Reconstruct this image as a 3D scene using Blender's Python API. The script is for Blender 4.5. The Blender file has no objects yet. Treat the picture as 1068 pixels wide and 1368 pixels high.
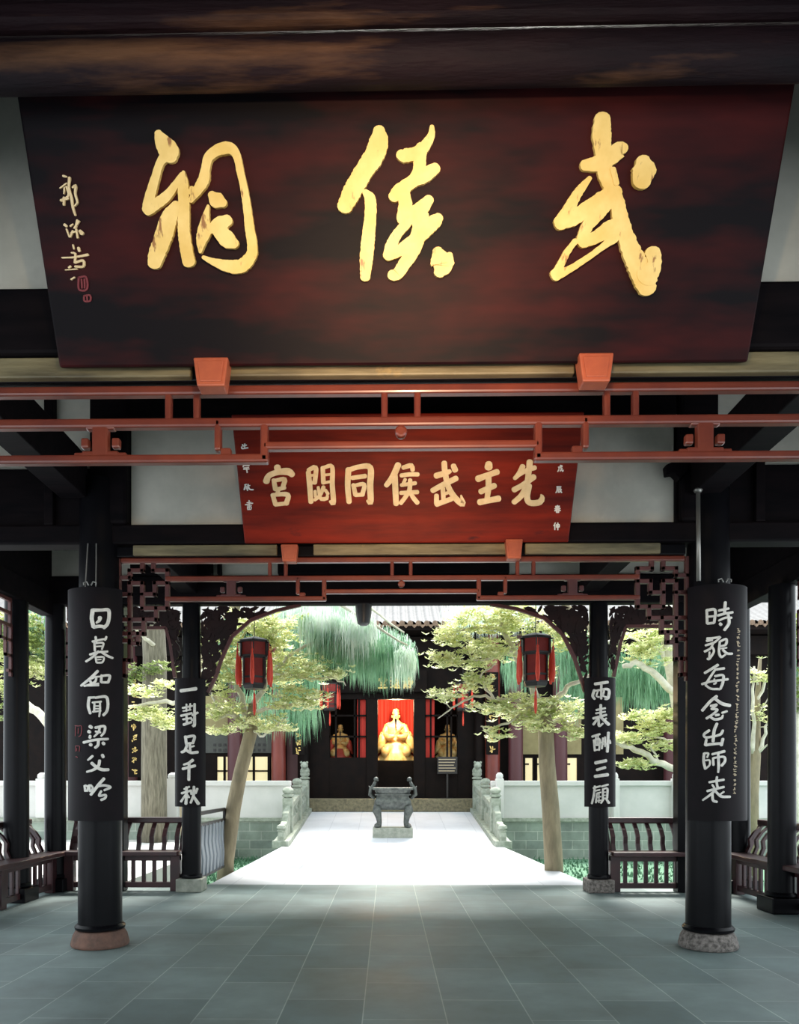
import bpy, bmesh, math, random
from mathutils import Vector, Matrix, Euler
R = random.Random(7)
PI = math.pi
scene = bpy.context.scene
COL = scene.collection

# ------------------------------------------------------------------ camera
CAM_Z, FOC, PPX, HOR, YAW = 1.6, 1042.0, 502.0, 1043.0, 0.0154
cam_d = bpy.data.cameras.new('camera')
cam = bpy.data.objects.new('camera', cam_d); COL.objects.link(cam)
cam.location = (0, 0, CAM_Z); cam.rotation_euler = (PI/2, 0, YAW)
cam_d.sensor_fit = 'VERTICAL'; cam_d.sensor_height = 36.0; cam_d.sensor_width = 36.0*1068/1368
cam_d.lens = 36.0*FOC/1368
cam_d.shift_x = (534-PPX)/1368; cam_d.shift_y = (HOR-684)/1368
cam_d.clip_end = 300
scene.camera = cam

# ------------------------------------------------------------------ light and exposure
scene.view_settings.view_transform = 'Standard'
scene.view_settings.look = 'None'
scene.view_settings.gamma = 1
scene.view_settings.use_curve_mapping = False
scene.view_settings.exposure = 0.0
world = bpy.data.worlds.new('sky'); scene.world = world; world.use_nodes = True
bg = world.node_tree.nodes['Background']
bg.inputs[0].default_value = (0.86, 0.95, 1.0, 1); bg.inputs[1].default_value = 2.5
def light(kind, name, loc, energy, color=(1,1,1), target=None, **kw):
    d = bpy.data.lights.new(name, kind); d.energy = energy; d.color = color
    for k, v in kw.items(): setattr(d, k, v)
    o = bpy.data.objects.new(name, d); COL.objects.link(o); o.location = loc
    if target is not None:
        o.rotation_euler = (Vector(target)-Vector(loc)).to_track_quat('-Z', 'Y').to_euler()
    return o
light('SUN', 'sun', (4, 35, 30), 10.0, (1.0, 0.97, 0.9), target=(1.0, 16.0, 0), angle=math.radians(20))
# warm spotlights of the pavilion, unseen, aimed at the name boards; accent added
light('SPOT', 'board_spotlight', (0.1, 1.2, 3.3), 260, (1.0, 0.72, 0.40), target=(0.1, 4.0, 3.75), spot_size=math.radians(82), spot_blend=0.9, shadow_soft_size=0.06)
light('SPOT', 'inner_board_spotlight', (0.2, 4.75, 3.1), 175, (1.0, 0.66, 0.36), target=(0.25, 7.3, 3.95), spot_size=math.radians(66), spot_blend=0.9, shadow_soft_size=0.06)
light('SPOT', 'added_board_accent', (0.2, 0.9, 2.7), 420, (1.0, 0.58, 0.36), target=(0.2, 4.05, 3.86), spot_size=math.radians(40), spot_blend=1.0, shadow_soft_size=0.08)  # added light with no lamp of its own, strengthens the board's red glow
# lamps inside the far hall
light('POINT', 'shrine_lamp', (0.3, 26.8, 4.2), 420, (1.0, 0.72, 0.42), shadow_soft_size=0.15)
light('POINT', 'hall_lamp', (-1.9, 27.0, 4.4), 16, (1.0, 0.6, 0.35), shadow_soft_size=0.15)
light('POINT', 'hall_lamp', (2.3, 27.0, 4.4), 16, (1.0, 0.6, 0.35), shadow_soft_size=0.15)

# ------------------------------------------------------------------ helpers
def ray(px, py):
    u = (px-PPX)/FOC; v = (HOR-py)/FOC; c, s = math.cos(YAW), math.sin(YAW)
    return Vector((u*c - s, u*s + c, v))
CAM = Vector((0, 0, CAM_Z))
def U(px, py, Y):                      # the point of the plane y = Y seen at a pixel
    d = ray(px, py); return CAM + d*(Y/d.y)
def XA(px, Y): return U(px, HOR, Y).x
def ZA(py, Y, px=534): return U(px, py, Y).z

class MB:
    def __init__(s): s.v = []; s.f = []
    def add(s, vs, fs):
        n = len(s.v); s.v += [tuple(p) for p in vs]; s.f += [tuple(i+n for i in f) for f in fs]
    def box(s, x0, x1, y0, y1, z0, z1, m=None):
        vs = [Vector((x, y, z)) for z in (z0, z1) for y in (y0, y1) for x in (x0, x1)]
        if m is not None: vs = [m @ p for p in vs]
        s.add(vs, [(0,2,3,1),(4,5,7,6),(0,1,5,4),(2,6,7,3),(0,4,6,2),(1,3,7,5)]); return s
    def bar(s, a, b, w, d=None, up=(0,0,1)):            # square bar from a to b
        a = Vector(a); b = Vector(b); t = (b-a).normalized(); up = Vector(up)
        if abs(t.dot(up)) > .98: up = Vector((0,1,0))
        r = t.cross(up).normalized(); q = r.cross(t); d = w if d is None else d
        vs = [p + r*i*w/2 + q*j*d/2 for p in (a, b) for i, j in ((-1,-1),(1,-1),(1,1),(-1,1))]
        s.add(vs, [(3,2,1,0),(4,5,6,7),(0,1,5,4),(1,2,6,5),(2,3,7,6),(3,0,4,7)]); return s
    def lathe(s, prof, n=24, c=(0,0,0), sx=1, sy=1, phase=0, cap=True):
        vs = []; fs = []
        for r, z in prof:
            for i in range(n):
                a = 2*PI*i/n + phase
                vs.append((c[0]+r*sx*math.cos(a), c[1]+r*sy*math.sin(a), c[2]+z))
        for k in range(len(prof)-1):
            for i in range(n):
                j = (i+1) % n; fs.append((k*n+i, k*n+j, (k+1)*n+j, (k+1)*n+i))
        if cap:
            fs.append(tuple(range(n-1, -1, -1))); fs.append(tuple((len(prof)-1)*n+i for i in range(n)))
        s.add(vs, fs); return s
    def tube(s, pts, rad, n=8, cap=True):
        pts = [Vector(p) for p in pts]
        if not hasattr(rad, '__len__'): rad = [rad]*len(pts)
        vs = []; fs = []; a = None
        for k, p in enumerate(pts):
            t = (pts[min(k+1, len(pts)-1)] - pts[max(k-1, 0)]).normalized()
            if a is None: a = t.cross(Vector((0.31, 0.2, 0.93)) if abs(t.z) < .9 else Vector((0.1, 1, 0)))
            a = (a - t*a.dot(t)).normalized(); b = t.cross(a)
            for i in range(n):
                q = 2*PI*i/n; vs.append(p + (a*math.cos(q)+b*math.sin(q))*rad[k])
        for k in range(len(pts)-1):
            for i in range(n):
                j = (i+1) % n; fs.append((k*n+i, (k+1)*n+i, (k+1)*n+j, k*n+j))
        if cap: fs += [tuple(range(n)), tuple((len(pts)-1)*n+i for i in range(n-1, -1, -1))]
        s.add(vs, fs); return s
    def prism(s, poly, y0, y1, axis='y'):               # polygon in (x,z), extruded along y (or in (y,z) along x)
        n = len(poly)
        mk = (lambda p, t: (p[0], t, p[1])) if axis == 'y' else (lambda p, t: (t, p[0], p[1]))
        vs = [mk(p, y0) for p in poly] + [mk(p, y1) for p in poly]
        fs = [tuple(range(n)), tuple(range(2*n-1, n-1, -1))]
        fs += [(i, i+n, (i+1) % n + n, (i+1) % n) for i in range(n)]
        s.add(vs, fs); return s
    def ball(s, c, rx, ry=None, rz=None, n=12, m=8):
        ry = rx if ry is None else ry; rz = rx if rz is None else rz
        prof = [(math.sin(PI*k/m), -math.cos(PI*k/m)) for k in range(m+1)]
        prof[0] = (.02, -1); prof[-1] = (.02, 1)
        vs = []; fs = []
        for r, z in prof:
            for i in range(n): vs.append((c[0]+rx*r*math.cos(2*PI*i/n), c[1]+ry*r*math.sin(2*PI*i/n), c[2]+rz*z))
        for k in range(m):
            for i in range(n):
                j = (i+1) % n; fs.append((k*n+i, k*n+j, (k+1)*n+j, (k+1)*n+i))
        fs += [tuple(range(n-1,-1,-1)), tuple(m*n+i for i in range(n))]
        s.add(vs, fs); return s
    def build(s, name, mat, parent=None, bevel=0, smooth=False, loc=None, fix=True):
        me = bpy.data.meshes.new(name); me.from_pydata(s.v, [], s.f)
        if fix:
            bm = bmesh.new(); bm.from_mesh(me); bmesh.ops.recalc_face_normals(bm, faces=bm.faces); bm.to_mesh(me); bm.free()
        me.materials.append(mat)
        if smooth:
            for p in me.polygons: p.use_smooth = True
        o = bpy.data.objects.new(name, me); COL.objects.link(o)
        if parent is not None: o.parent = parent
        if loc is not None: o.location = loc
        if bevel:
            b = o.modifiers.new('bevel', 'BEVEL'); b.width = bevel; b.segments = 2; b.limit_method = 'ANGLE'
        if smooth == 2:
            try: me.set_sharp_from_angle(angle=math.radians(40))
            except Exception: pass
        return o

def tag(o, label=None, cat=None, group=None, kind=None):
    if label: o['label'] = label
    if cat: o['category'] = cat
    if group: o['group'] = group
    if kind: o['kind'] = kind
    return o
def empty(name, loc=(0,0,0), rot=(0,0,0), label=None, cat=None, group=None):
    o = bpy.data.objects.new(name, None); COL.objects.link(o); o.empty_display_size = .1
    o.location = loc; o.rotation_euler = rot
    return tag(o, label, cat, group)
def copy_tree(o, parent=None):
    c = o.copy(); COL.objects.link(c)
    if parent is not None: c.parent = parent
    for ch in list(o.children): copy_tree(ch, c)
    return c
def struct(o): o['kind'] = 'structure'; return o

# ------------------------------------------------------------------ materials
def mat(name, c1, c2=None, scale=6, rough=.5, metal=0, bump=0, bscale=None, detail=4, stretch=(1,1,1), lo=.35, hi=.65, spec=.5, c3=None, scale3=2, lo3=.55, hi3=.65, stretch3=(1,1,1), emit=None, trans=0, coat=0):
    m = bpy.data.materials.new(name); m.use_nodes = True; nt = m.node_tree; N = nt.nodes; L = nt.links
    b = N['Principled BSDF']
    b.inputs['Roughness'].default_value = rough; b.inputs['Metallic'].default_value = metal
    b.inputs['Specular IOR Level'].default_value = spec
    if coat: b.inputs['Coat Weight'].default_value = coat; b.inputs['Coat Roughness'].default_value = .12
    b.inputs['Base Color'].default_value = (*c1, 1)
    tc = N.new('ShaderNodeTexCoord')
    def noise(sc, st, dt=detail):
        mp = N.new('ShaderNodeMapping'); mp.inputs['Scale'].default_value = st; L.new(tc.outputs['Object'], mp.inputs['Vector'])
        n = N.new('ShaderNodeTexNoise'); n.inputs['Scale'].default_value = sc; n.inputs['Detail'].default_value = dt
        n.inputs['Roughness'].default_value = .6; L.new(mp.outputs[0], n.inputs['Vector']); return n
    col = None
    if c2 is not None:
        n = noise(scale, stretch); mr = N.new('ShaderNodeMapRange'); mr.inputs[1].default_value = lo; mr.inputs[2].default_value = hi
        L.new(n.outputs[0], mr.inputs[0]); mx = N.new('ShaderNodeMix'); mx.data_type = 'RGBA'
        mx.inputs[6].default_value = (*c1, 1); mx.inputs[7].default_value = (*c2, 1); L.new(mr.outputs[0], mx.inputs[0]); col = mx.outputs[2]
    if c3 is not None:
        n = noise(scale3, stretch3, 6); mr = N.new('ShaderNodeMapRange'); mr.inputs[1].default_value = lo3; mr.inputs[2].default_value = hi3
        L.new(n.outputs[0], mr.inputs[0]); mx = N.new('ShaderNodeMix'); mx.data_type = 'RGBA'
        if col is not None: L.new(col, mx.inputs[6])
        else: mx.inputs[6].default_value = (*c1, 1)
        mx.inputs[7].default_value = (*c3, 1); L.new(mr.outputs[0], mx.inputs[0]); col = mx.outputs[2]
    if col is not None: L.new(col, b.inputs['Base Color'])
    if bump:
        n = noise(bscale or scale*3, stretch); bp = N.new('ShaderNodeBump'); bp.inputs['Strength'].default_value = bump; bp.inputs['Distance'].default_value = .02
        L.new(n.outputs[0], bp.inputs['Height']); L.new(bp.outputs[0], b.inputs['Normal'])
    if emit: b.inputs['Emission Color'].default_value = (*emit[:3], 1); b.inputs['Emission Strength'].default_value = emit[3]
    if trans:
        tr = N.new('ShaderNodeBsdfTranslucent'); ms = N.new('ShaderNodeMixShader'); ms.inputs[0].default_value = trans
        if col is not None: L.new(col, tr.inputs[0])
        else: tr.inputs[0].default_value = (*c1, 1)
        L.new(b.outputs[0], ms.inputs[1]); L.new(tr.outputs[0], ms.inputs[2]); L.new(ms.outputs[0], N['Material Output'].inputs[0])
    return m
def brick_mat(name, c1, c2, mortar, bw, bh, ms=.006, offset=.5, rot=0, rough=.5, bump=.15, axes='xy', noise_amt=.35, nscale=1.4, rlo=None, spec=.5):
    m = bpy.data.materials.new(name); m.use_nodes = True; nt = m.node_tree; N = nt.nodes; L = nt.links
    b = N['Principled BSDF']; b.inputs['Roughness'].default_value = rough; b.inputs['Specular IOR Level'].default_value = spec
    tc = N.new('ShaderNodeTexCoord'); src = tc.outputs['Object']
    if axes == 'xz':
        sp = N.new('ShaderNodeSeparateXYZ'); cb = N.new('ShaderNodeCombineXYZ'); L.new(src, sp.inputs[0])
        L.new(sp.outputs[0], cb.inputs[0]); L.new(sp.outputs[2], cb.inputs[1]); src = cb.outputs[0]
    mp = N.new('ShaderNodeMapping'); mp.inputs['Rotation'].default_value = (0, 0, rot); L.new(src, mp.inputs[0])
    br = N.new('ShaderNodeTexBrick'); br.offset = offset
    for k, v in (('Color1', c1), ('Color2', c2), ('Mortar', mortar)): br.inputs[k].default_value = (*v, 1)
    br.inputs['Scale'].default_value = 1; br.inputs['Mortar Size'].default_value = ms; br.inputs['Mortar Smooth'].default_value = .3
    br.inputs['Brick Width'].default_value = bw; br.inputs['Row Height'].default_value = bh
    L.new(mp.outputs[0], br.inputs['Vector'])
    n = N.new('ShaderNodeTexNoise'); n.inputs['Scale'].default_value = nscale; n.inputs['Detail'].default_value = 8; n.inputs['Roughness'].default_value = .65
    L.new(tc.outputs['Object'], n.inputs['Vector'])
    mr = N.new('ShaderNodeMapRange'); mr.inputs[1].default_value = .3; mr.inputs[2].default_value = .7; mr.inputs[3].default_value = 1-noise_amt; mr.inputs[4].default_value = 1+noise_amt
    L.new(n.outputs[0], mr.inputs[0])
    mx = N.new('ShaderNodeMix'); mx.data_type = 'RGBA'; mx.blend_type = 'MULTIPLY'; mx.inputs[0].default_value = 1
    L.new(br.outputs['Color'], mx.inputs[6]); L.new(mr.outputs[0], mx.inputs[7]); L.new(mx.outputs[2], b.inputs['Base Color'])
    if rlo is not None:
        m2 = N.new('ShaderNodeMapRange'); m2.inputs[1].default_value = .35; m2.inputs[2].default_value = .65; m2.inputs[3].default_value = rlo; m2.inputs[4].default_value = rough
        L.new(n.outputs[0], m2.inputs[0]); L.new(m2.outputs[0], b.inputs['Roughness'])
    bp = N.new('ShaderNodeBump'); bp.inputs['Strength'].default_value = bump; bp.inputs['Distance'].default_value = .01; bp.invert = True
    L.new(br.outputs['Fac'], bp.inputs['Height']); L.new(bp.outputs[0], b.inputs['Normal'])
    return m

M = {}
M['black'] = mat('black_lacquer', (.003,.003,.004), (.005,.0045,.006), scale=3, rough=.33, spec=.12, bump=.03, bscale=6)
M['board_black'] = mat('black_board', (.006,.005,.006), (.009,.006,.008), scale=5, rough=.5, spec=.1)
M['dark'] = mat('dark_timber', (.0035,.003,.004), (.008,.0055,.0065), scale=2, stretch=(1,6,6), rough=.65, spec=.06, bump=.06)
M['log'] = mat('weathered_log', (.006,.004,.006), (.018,.008,.010), scale=1.6, stretch=(.5,3,3), rough=.65, spec=.12, c3=(.12,.055,.028), scale3=1.3, lo3=.56, hi3=.72, stretch3=(.45,2.5,4), bump=.6, bscale=7)
M['olive'] = mat('worn_gilt_beam', (.06,.048,.026), (.26,.21,.11), scale=2.5, stretch=(.6,2,4), lo=.3, hi=.7, rough=.5, c3=(.42,.28,.10), scale3=1.6, lo3=.63, hi3=.70, bump=.2)
M['rail'] = mat('red_lacquer', (.17,.036,.020), (.12,.026,.018), scale=4, rough=.32, spec=.5, coat=.2)
M['raildk'] = mat('dark_red_lacquer', (.10,.028,.026), (.065,.018,.018), scale=4, rough=.4)
M['ebonyred'] = mat('dark_carved_timber', (.022,.008,.008), (.012,.006,.006), scale=4, rough=.5, spec=.2)
M['bench'] = mat('maroon_lacquer', (.050,.014,.016), (.025,.010,.012), scale=4, rough=.38)
M['peg'] = mat('orange_red_paint', (.42,.10,.045), (.32,.07,.035), scale=8, rough=.45)
M['plaque'] = mat('dark_red_plaque', (.0035,.002,.0035), (.060,.006,.006), scale=1.3, stretch=(.5,1,2.0), lo=.42, hi=.72, rough=.5, spec=.1, bump=.05, bscale=9)
M['plaque2'] = mat('red_wood_plaque', (.20,.014,.005), (.075,.006,.004), scale=1.7, stretch=(.45,1,4.0), rough=.5, spec=.12, c3=(.035,.008,.010), scale3=3.2, lo3=.64, hi3=.76, stretch3=(.8,1,2), bump=.08, bscale=8)
M['gold'] = mat('gilt', (.86,.62,.22), (.72,.48,.12), scale=5, rough=.45, c3=(.30,.13,.03), scale3=7, lo3=.63, hi3=.68, stretch3=(2.5,1,.8))
M['cream'] = mat('cream_gilt', (.80,.62,.36), (.68,.50,.26), scale=12, rough=.5)
M['silver'] = mat('pale_paint', (.80,.77,.70), (.62,.60,.56), scale=20, rough=.55)
M['inktan'] = mat('faded_paint', (.45,.36,.24), rough=.6)
M['seal'] = mat('seal_red', (.16,.012,.018), rough=.6)
M['plaster'] = mat('grey_plaster', (.58,.55,.48), (.47,.45,.39), scale=2.4, rough=.85, c3=(.36,.34,.30), scale3=1.1, lo3=.6, hi3=.8)
M['white'] = mat('white_render', (.60,.59,.57), (.52,.52,.50), scale=1.5, rough=.8)
M['stone'] = mat('grey_stone', (.34,.35,.30), (.22,.24,.20), scale=9, rough=.85, bump=.3)
M['stone2'] = mat('carved_stone', (.34,.37,.31), (.20,.23,.18), scale=8, rough=.8, bump=.3)
M['redstone'] = mat('red_sandstone', (.20,.105,.075), (.11,.065,.05), scale=9, rough=.85, bump=.5)
M['specklestone'] = mat('speckled_granite', (.07,.062,.055), (.26,.23,.21), scale=26, rough=.8, bump=.5)
M['mossstone'] = mat('mossy_threshold', (.20,.17,.10), (.09,.08,.05), scale=10, rough=.85, bump=.5)
M['bronze'] = mat('grey_bronze', (.11,.12,.11), (.045,.05,.048), scale=10, rough=.5, bump=.5, bscale=22, metal=.25)
M['floor'] = brick_mat('slate_paving', (.170,.220,.212), (.115,.160,.158), (.30,.35,.33), .95, .565, ms=.005, rot=PI/2, rough=.66, rlo=.5, nscale=.9, noise_amt=.45)
M['path'] = brick_mat('pale_paving', (.58,.59,.62), (.53,.54,.58), (.42,.43,.47), 1.1, .8, ms=.008, rot=PI/2, rough=.7, noise_amt=.08)
M['brickwall'] = brick_mat('grey_stone_blocks', (.25,.30,.25), (.19,.23,.20), (.36,.39,.34), .62, .24, ms=.012, rough=.85, axes='xz')
M['grass'] = mat('ground_ivy', (.05,.14,.08), (.14,.27,.17), scale=14, rough=.9, bump=.6)
M['bark'] = mat('furrowed_bark', (.21,.19,.14), (.09,.08,.055), scale=7, stretch=(3,3,.35), rough=.9, bump=1.0, bscale=10)
M['bark2'] = mat('smooth_bark', (.29,.24,.15), (.18,.15,.095), scale=4, stretch=(2,2,.5), rough=.85, bump=.35)
M['barkw'] = mat('pale_bark', (.66,.63,.52), (.45,.42,.33), scale=6, rough=.85, bump=.3)
M['leaf'] = mat('yellow_green_leaf', (.92,.89,.56), (.44,.53,.19), scale=5.5, lo=.36, hi=.64, rough=.45, trans=.35)
M['leafdk'] = mat('mid_green_leaf', (.36,.42,.14), (.16,.24,.07), scale=2.2, rough=.5, trans=.3)
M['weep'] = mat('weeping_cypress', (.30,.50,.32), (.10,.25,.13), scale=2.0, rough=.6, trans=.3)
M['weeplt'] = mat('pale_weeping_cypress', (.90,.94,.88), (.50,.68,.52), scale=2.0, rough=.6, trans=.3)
M['lred'] = mat('lantern_silk', (.36,.03,.02), (.27,.02,.016), scale=6, rough=.5, trans=.35)
M['tassel'] = mat('tassel_silk', (.75,.06,.025), (.55,.04,.02), scale=30, stretch=(4,4,.5), rough=.6)
M['ebony'] = mat('ebony_frame', (.012,.010,.010), rough=.4)
M['halldk'] = mat('hall_timber', (.0055,.004,.0038), (.010,.006,.005), scale=3, rough=.6, spec=.08)
M['hallred'] = mat('hall_red_lacquer', (.20,.035,.022), (.13,.024,.018), scale=2, stretch=(1,1,.3), rough=.4)
M['hallpur'] = mat('hall_maroon', (.075,.020,.024), rough=.5)
M['curtain'] = mat('red_curtain', (.62,.035,.018), (.45,.02,.012), scale=5, stretch=(4,4,.1), rough=.7)
M['statue'] = mat('gilded_statue', (.97,.74,.34), (.85,.50,.14), scale=8, rough=.4, metal=.15)
M['robe'] = mat('painted_red_robe', (.5,.06,.035), rough=.5)
M['tile'] = mat('grey_roof_tile', (.15,.15,.155), (.11,.11,.115), scale=7, rough=.8)
M['tileend'] = mat('brown_eave_tile', (.23,.15,.10), (.14,.09,.06), scale=9, rough=.8)
M['ochre'] = mat('ochre_plaster', (.30,.26,.12), (.24,.20,.09), scale=3, rough=.8)
M['greypanel'] = mat('grey_panel', (.075,.078,.066), (.05,.052,.045), scale=3, rough=.7)
M['litpane'] = mat('lit_window', (.8,.7,.42), rough=.5, emit=(1,.76,.36,.35))
M['pane'] = mat('dark_glass', (.03,.03,.03), rough=.1)
M['metal'] = mat('grey_metal', (.22,.25,.28), rough=.4, metal=.4)
M['wire'] = mat('wire', (.28,.27,.25), rough=.35, metal=.6)
# ------------------------------------------------------------------ brush lettering
def catmull(pts, step):
    if len(pts) == 1: pts = [pts[0], (pts[0][0]+1, pts[0][1]+1, pts[0][2])]
    P = [Vector(p) for p in pts]; P = [P[0]*2-P[1]] + P + [P[-1]*2-P[-2]]; out = []
    for i in range(1, len(P)-2):
        n = max(2, int((P[i+1].xy-P[i].xy).length/step))
        for k in range(n):
            t = k/n; a, b, c, d = P[i-1], P[i], P[i+1], P[i+2]
            out.append(.5*((2*b)+(c-a)*t+(2*a-5*b+4*c-d)*t*t+(3*b-a-3*c+d)*t**3))
    out.append(P[-2]); return out
def brush(mb, strokes, place, thick, step=14, rough=0.0, wscale=1.0, capn=6, minw=0):
    """strokes: lists of (x, y, width) in the lettering's own drawing units; place(x, y, h) puts a drawing point on the board, h above it"""
    for si, st in enumerate(strokes):
        st = [(p[0], p[1], (p[2] if len(p) > 2 else 12)*wscale) for p in st]
        c = catmull(st, step); n = len(c); h = thick + .0006*si
        Ls = []; Rs = []
        for k, p in enumerate(c):
            t = (c[min(k+1, n-1)].xy-c[max(k-1, 0)].xy)
            if t.length < 1e-6: t = Vector((1, 0))
            t.normalize(); nn = Vector((-t.y, t.x)); w = max(p.z, minw)/2
            Ls.append(p.xy + nn*w*(1+R.uniform(-rough, rough))); Rs.append(p.xy - nn*w*(1+R.uniform(-rough, rough)))
        t0 = (c[0].xy-c[1].xy).normalized(); t1 = (c[-1].xy-c[-2].xy).normalized()
        def cap(center, a, t, w):
            out = []
            nn = (a-center).normalized()
            for k in range(1, capn):
                q = PI*k/capn; out.append(center + (nn*math.cos(q) + t*math.sin(q)*.8)*w)
            return out
        w0 = max(c[0].z, minw)/2; w1 = max(c[-1].z, minw)/2
        c0 = cap(c[0].xy, Rs[0], t0, w0); c1 = cap(c[-1].xy, Ls[-1], t1, w1)
        outline = Ls + c1 + Rs[::-1] + c0
        m = len(outline)
        top = [place(p.x, p.y, h) for p in outline]; bot = [place(p.x, p.y, 0) for p in outline]
        fs = []
        nL = n; o_c1 = nL; o_R = nL+len(c1); o_c0 = o_R+n
        Ridx = [o_R + (n-1-k) for k in range(n)]
        for k in range(n-1): fs.append((k, k+1, Ridx[k+1], Ridx[k]))
        fs.append(tuple([n-1] + list(range(o_c1, o_c1+len(c1))) + [Ridx[n-1]]))
        fs.append(tuple([Ridx[0]] + list(range(o_c0, o_c0+len(c0))) + [0]))
        fs += [(i+m, (i+1) % m + m, (i+1) % m, i) for i in range(m)]
        mb.add(top+bot, fs)
def plane_place(Mw, z0, sx, sy, s):
    """drawing units -> photograph -> the board's front plane (local y = z0), lettering raised towards -y"""
    Mi = Mw.inverted(); o = Mi @ CAM
    def f(x, y, h):
        d = Mi.to_3x3() @ ray(sx + x/s, sy + y/s); t = (z0 - o.y)/d.y; p = o + d*t
        return (p.x, z0-h, p.z)
    return f
def cyl_place(cx, cy, rad, sx, sy, s, loc):
    def f(x, y, h):
        d = ray(sx + x/s, sy + y/s); ox, oy = -cx, -cy
        a = d.x*d.x+d.y*d.y; b = 2*(ox*d.x+oy*d.y); c = ox*ox+oy*oy-rad*rad
        q = max(b*b-4*a*c, 0); t = (-b-math.sqrt(q))/(2*a); p = CAM + d*t
        n = Vector((p.x-cx, p.y-cy, 0)).normalized(); p = p + n*h - Vector(loc)
        return p[:]
    return f
def scale_strokes(strokes, x, y, w, h, lw):
    return [[(x+p[0]*w/100, y+p[1]*h/100, lw) for p in st] for st in strokes]

BIG_CI = [[(200,120,60),(235,190,130),(290,270,160),(300,320,100)],[(265,300,100),(215,360,65),(170,500,70),(125,660,85),(115,730,85)],
 [(115,735,90),(180,690,90),(270,620,80),(340,530,60),(390,450,40)],[(402,430,24),(400,520,80),(405,700,90),(405,900,95),(430,1080,100),(445,1150,100)],
 [(345,690,70),(290,790,130),(240,950,140),(190,1080,130),(170,1160,110)],
 [(460,660,40),(520,570,80),(565,490,90),(580,400,70),(600,320,80),(660,265,90),(740,240,100),(800,260,80),(835,330,62),(855,430,60),(885,560,60),(910,720,65),(930,880,75),(950,1010,80),(940,1100,90),(860,1180,110),(760,1180,100),(650,1150,60),(560,1110,30)],
 [(470,560,40),(462,600,36)],[(625,610,60),(670,655,130),(720,680,70)],[(600,700,20),(580,790,60),(570,900,110),(545,985,80),(537,1070,24)],
 [(600,900,60),(690,850,120),(755,815,90)],[(690,900,120),(760,975,130),(810,1005,80)]]
BIG_HOU = [[(400,95,90),(400,180,150),(360,300,160),(270,440,150),(190,580,150),(125,710,120)],[(290,590,50),(330,650,90),(330,800,95),(315,950,105),(300,1120,105),(290,1270,80)],
 [(822,70,36),(815,140,60),(760,230,90),(690,280,100),(600,300,110),(570,290,80)],[(740,230,90),(725,340,100),(720,420,100),(690,480,100)],
 [(850,400,90),(760,460,120),(660,510,100),(560,590,120),(515,630,90)],[(600,600,90),(610,700,110),(600,800,120)],[(800,650,80),(720,740,130),(640,790,130),(580,800,100)],
 [(620,840,80),(550,920,80),(500,1010,90),(470,1100,80)],[(470,1100,80),(560,1060,90),(680,980,110),(780,890,110),(850,820,110),(875,795,80)],
 [(740,780,120),(720,900,120),(680,1040,110),(600,1170,100),(540,1250,90),(500,1250,80)],[(865,1060,80),(890,1130,170),(905,1180,170),(880,1235,90)],[(960,1090,50),(970,1160,60)]]
BIG_WU = [[(440,80,110),(435,200,130),(445,330,110),(455,440,110),(490,540,110)],[(315,410,80),(400,400,110),(480,360,120),(565,295,110),(585,295,80)],
 [(350,500,34),(270,600,66),(200,720,80),(140,810,90)],[(140,820,90),(250,770,110),(350,700,100),(450,640,110),(540,590,90)],
 [(490,570,100),(540,640,90),(560,760,110),(600,900,120),(660,1050,140),(720,1170,165),(750,1270,130)],[(480,690,60),(400,760,90),(330,840,80),(300,940,90)],
 [(300,950,80),(400,910,90),(500,850,120),(570,830,100)],[(250,940,40),(190,1020,46),(140,1120,56),(110,1175,76)],[(110,1185,70),(220,1130,50),(330,1060,42),(440,980,46),(520,920,70)],
 [(750,1190,150),(800,1100,100),(790,1020,110)],[(722,380,100),(730,440,165),(710,530,120)],[(512,440,40),(535,540,40)]]
GONG = [[(138,128,40),(145,160,40)],[(60,230,40),(78,190,35),(140,165,35),(215,160,45),(245,182,35)],[(112,220,25),(125,285,30)],[(115,225,22),(190,215,28),(180,262,28)],[(130,288,25),(190,275,25)],[(148,300,20),(132,320,22)],[(105,325,25),(125,392,28)],[(110,325,22),(212,325,30),(203,388,30)],[(125,395,24),(205,386,24)]]
BI = [[(360,165,30),(370,270,32),(378,376,30)],[(360,150,25),(412,132,28),(405,240,28)],[(375,188,16),(400,185,16)],[(375,240,20),(405,240,20)],[(470,132,22),(528,125,26),(530,250,30),(538,385,30),(515,372,16)],[(462,132,26),(467,240,28)],[(470,185,16),(515,180,16)],[(470,240,18),(515,232,18)],[(408,300,20),(410,338,18)],[(468,270,24),(442,330,22),(405,362,20)],[(430,272,18),(440,330,20),(452,355,24),(492,350,24),(494,325,14)],[(480,292,20),(500,318,20)]]
TONG = [[(645,145,35),(640,260,34),(650,376,32)],[(645,150,30),(720,127,30),(800,132,36),(800,260,38),(803,380,34),(780,368,16)],[(672,205,26),(765,192,28)],[(680,255,26),(695,325,28)],[(685,260,22),(757,252,26),(745,320,28)],[(695,327,24),(750,324,24)]]
HOU = [[(1000,112,38),(960,200,38),(915,258,30)],[(975,190,36),(980,290,36),(985,390,34)],[(1035,132,26),(1093,117,30),(1103,150,26)],[(1022,188,26),(1080,180,26),(1140,180,26)],[(1050,215,20),(1035,250,22)],[(1022,257,22),(1122,242,24)],[(1018,312,24),(1137,306,26)],[(1085,220,26),(1080,290,28),(1052,340,26),(1018,385,26)],[(1085,310,24),(1110,350,28),(1137,382,28)]]
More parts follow.
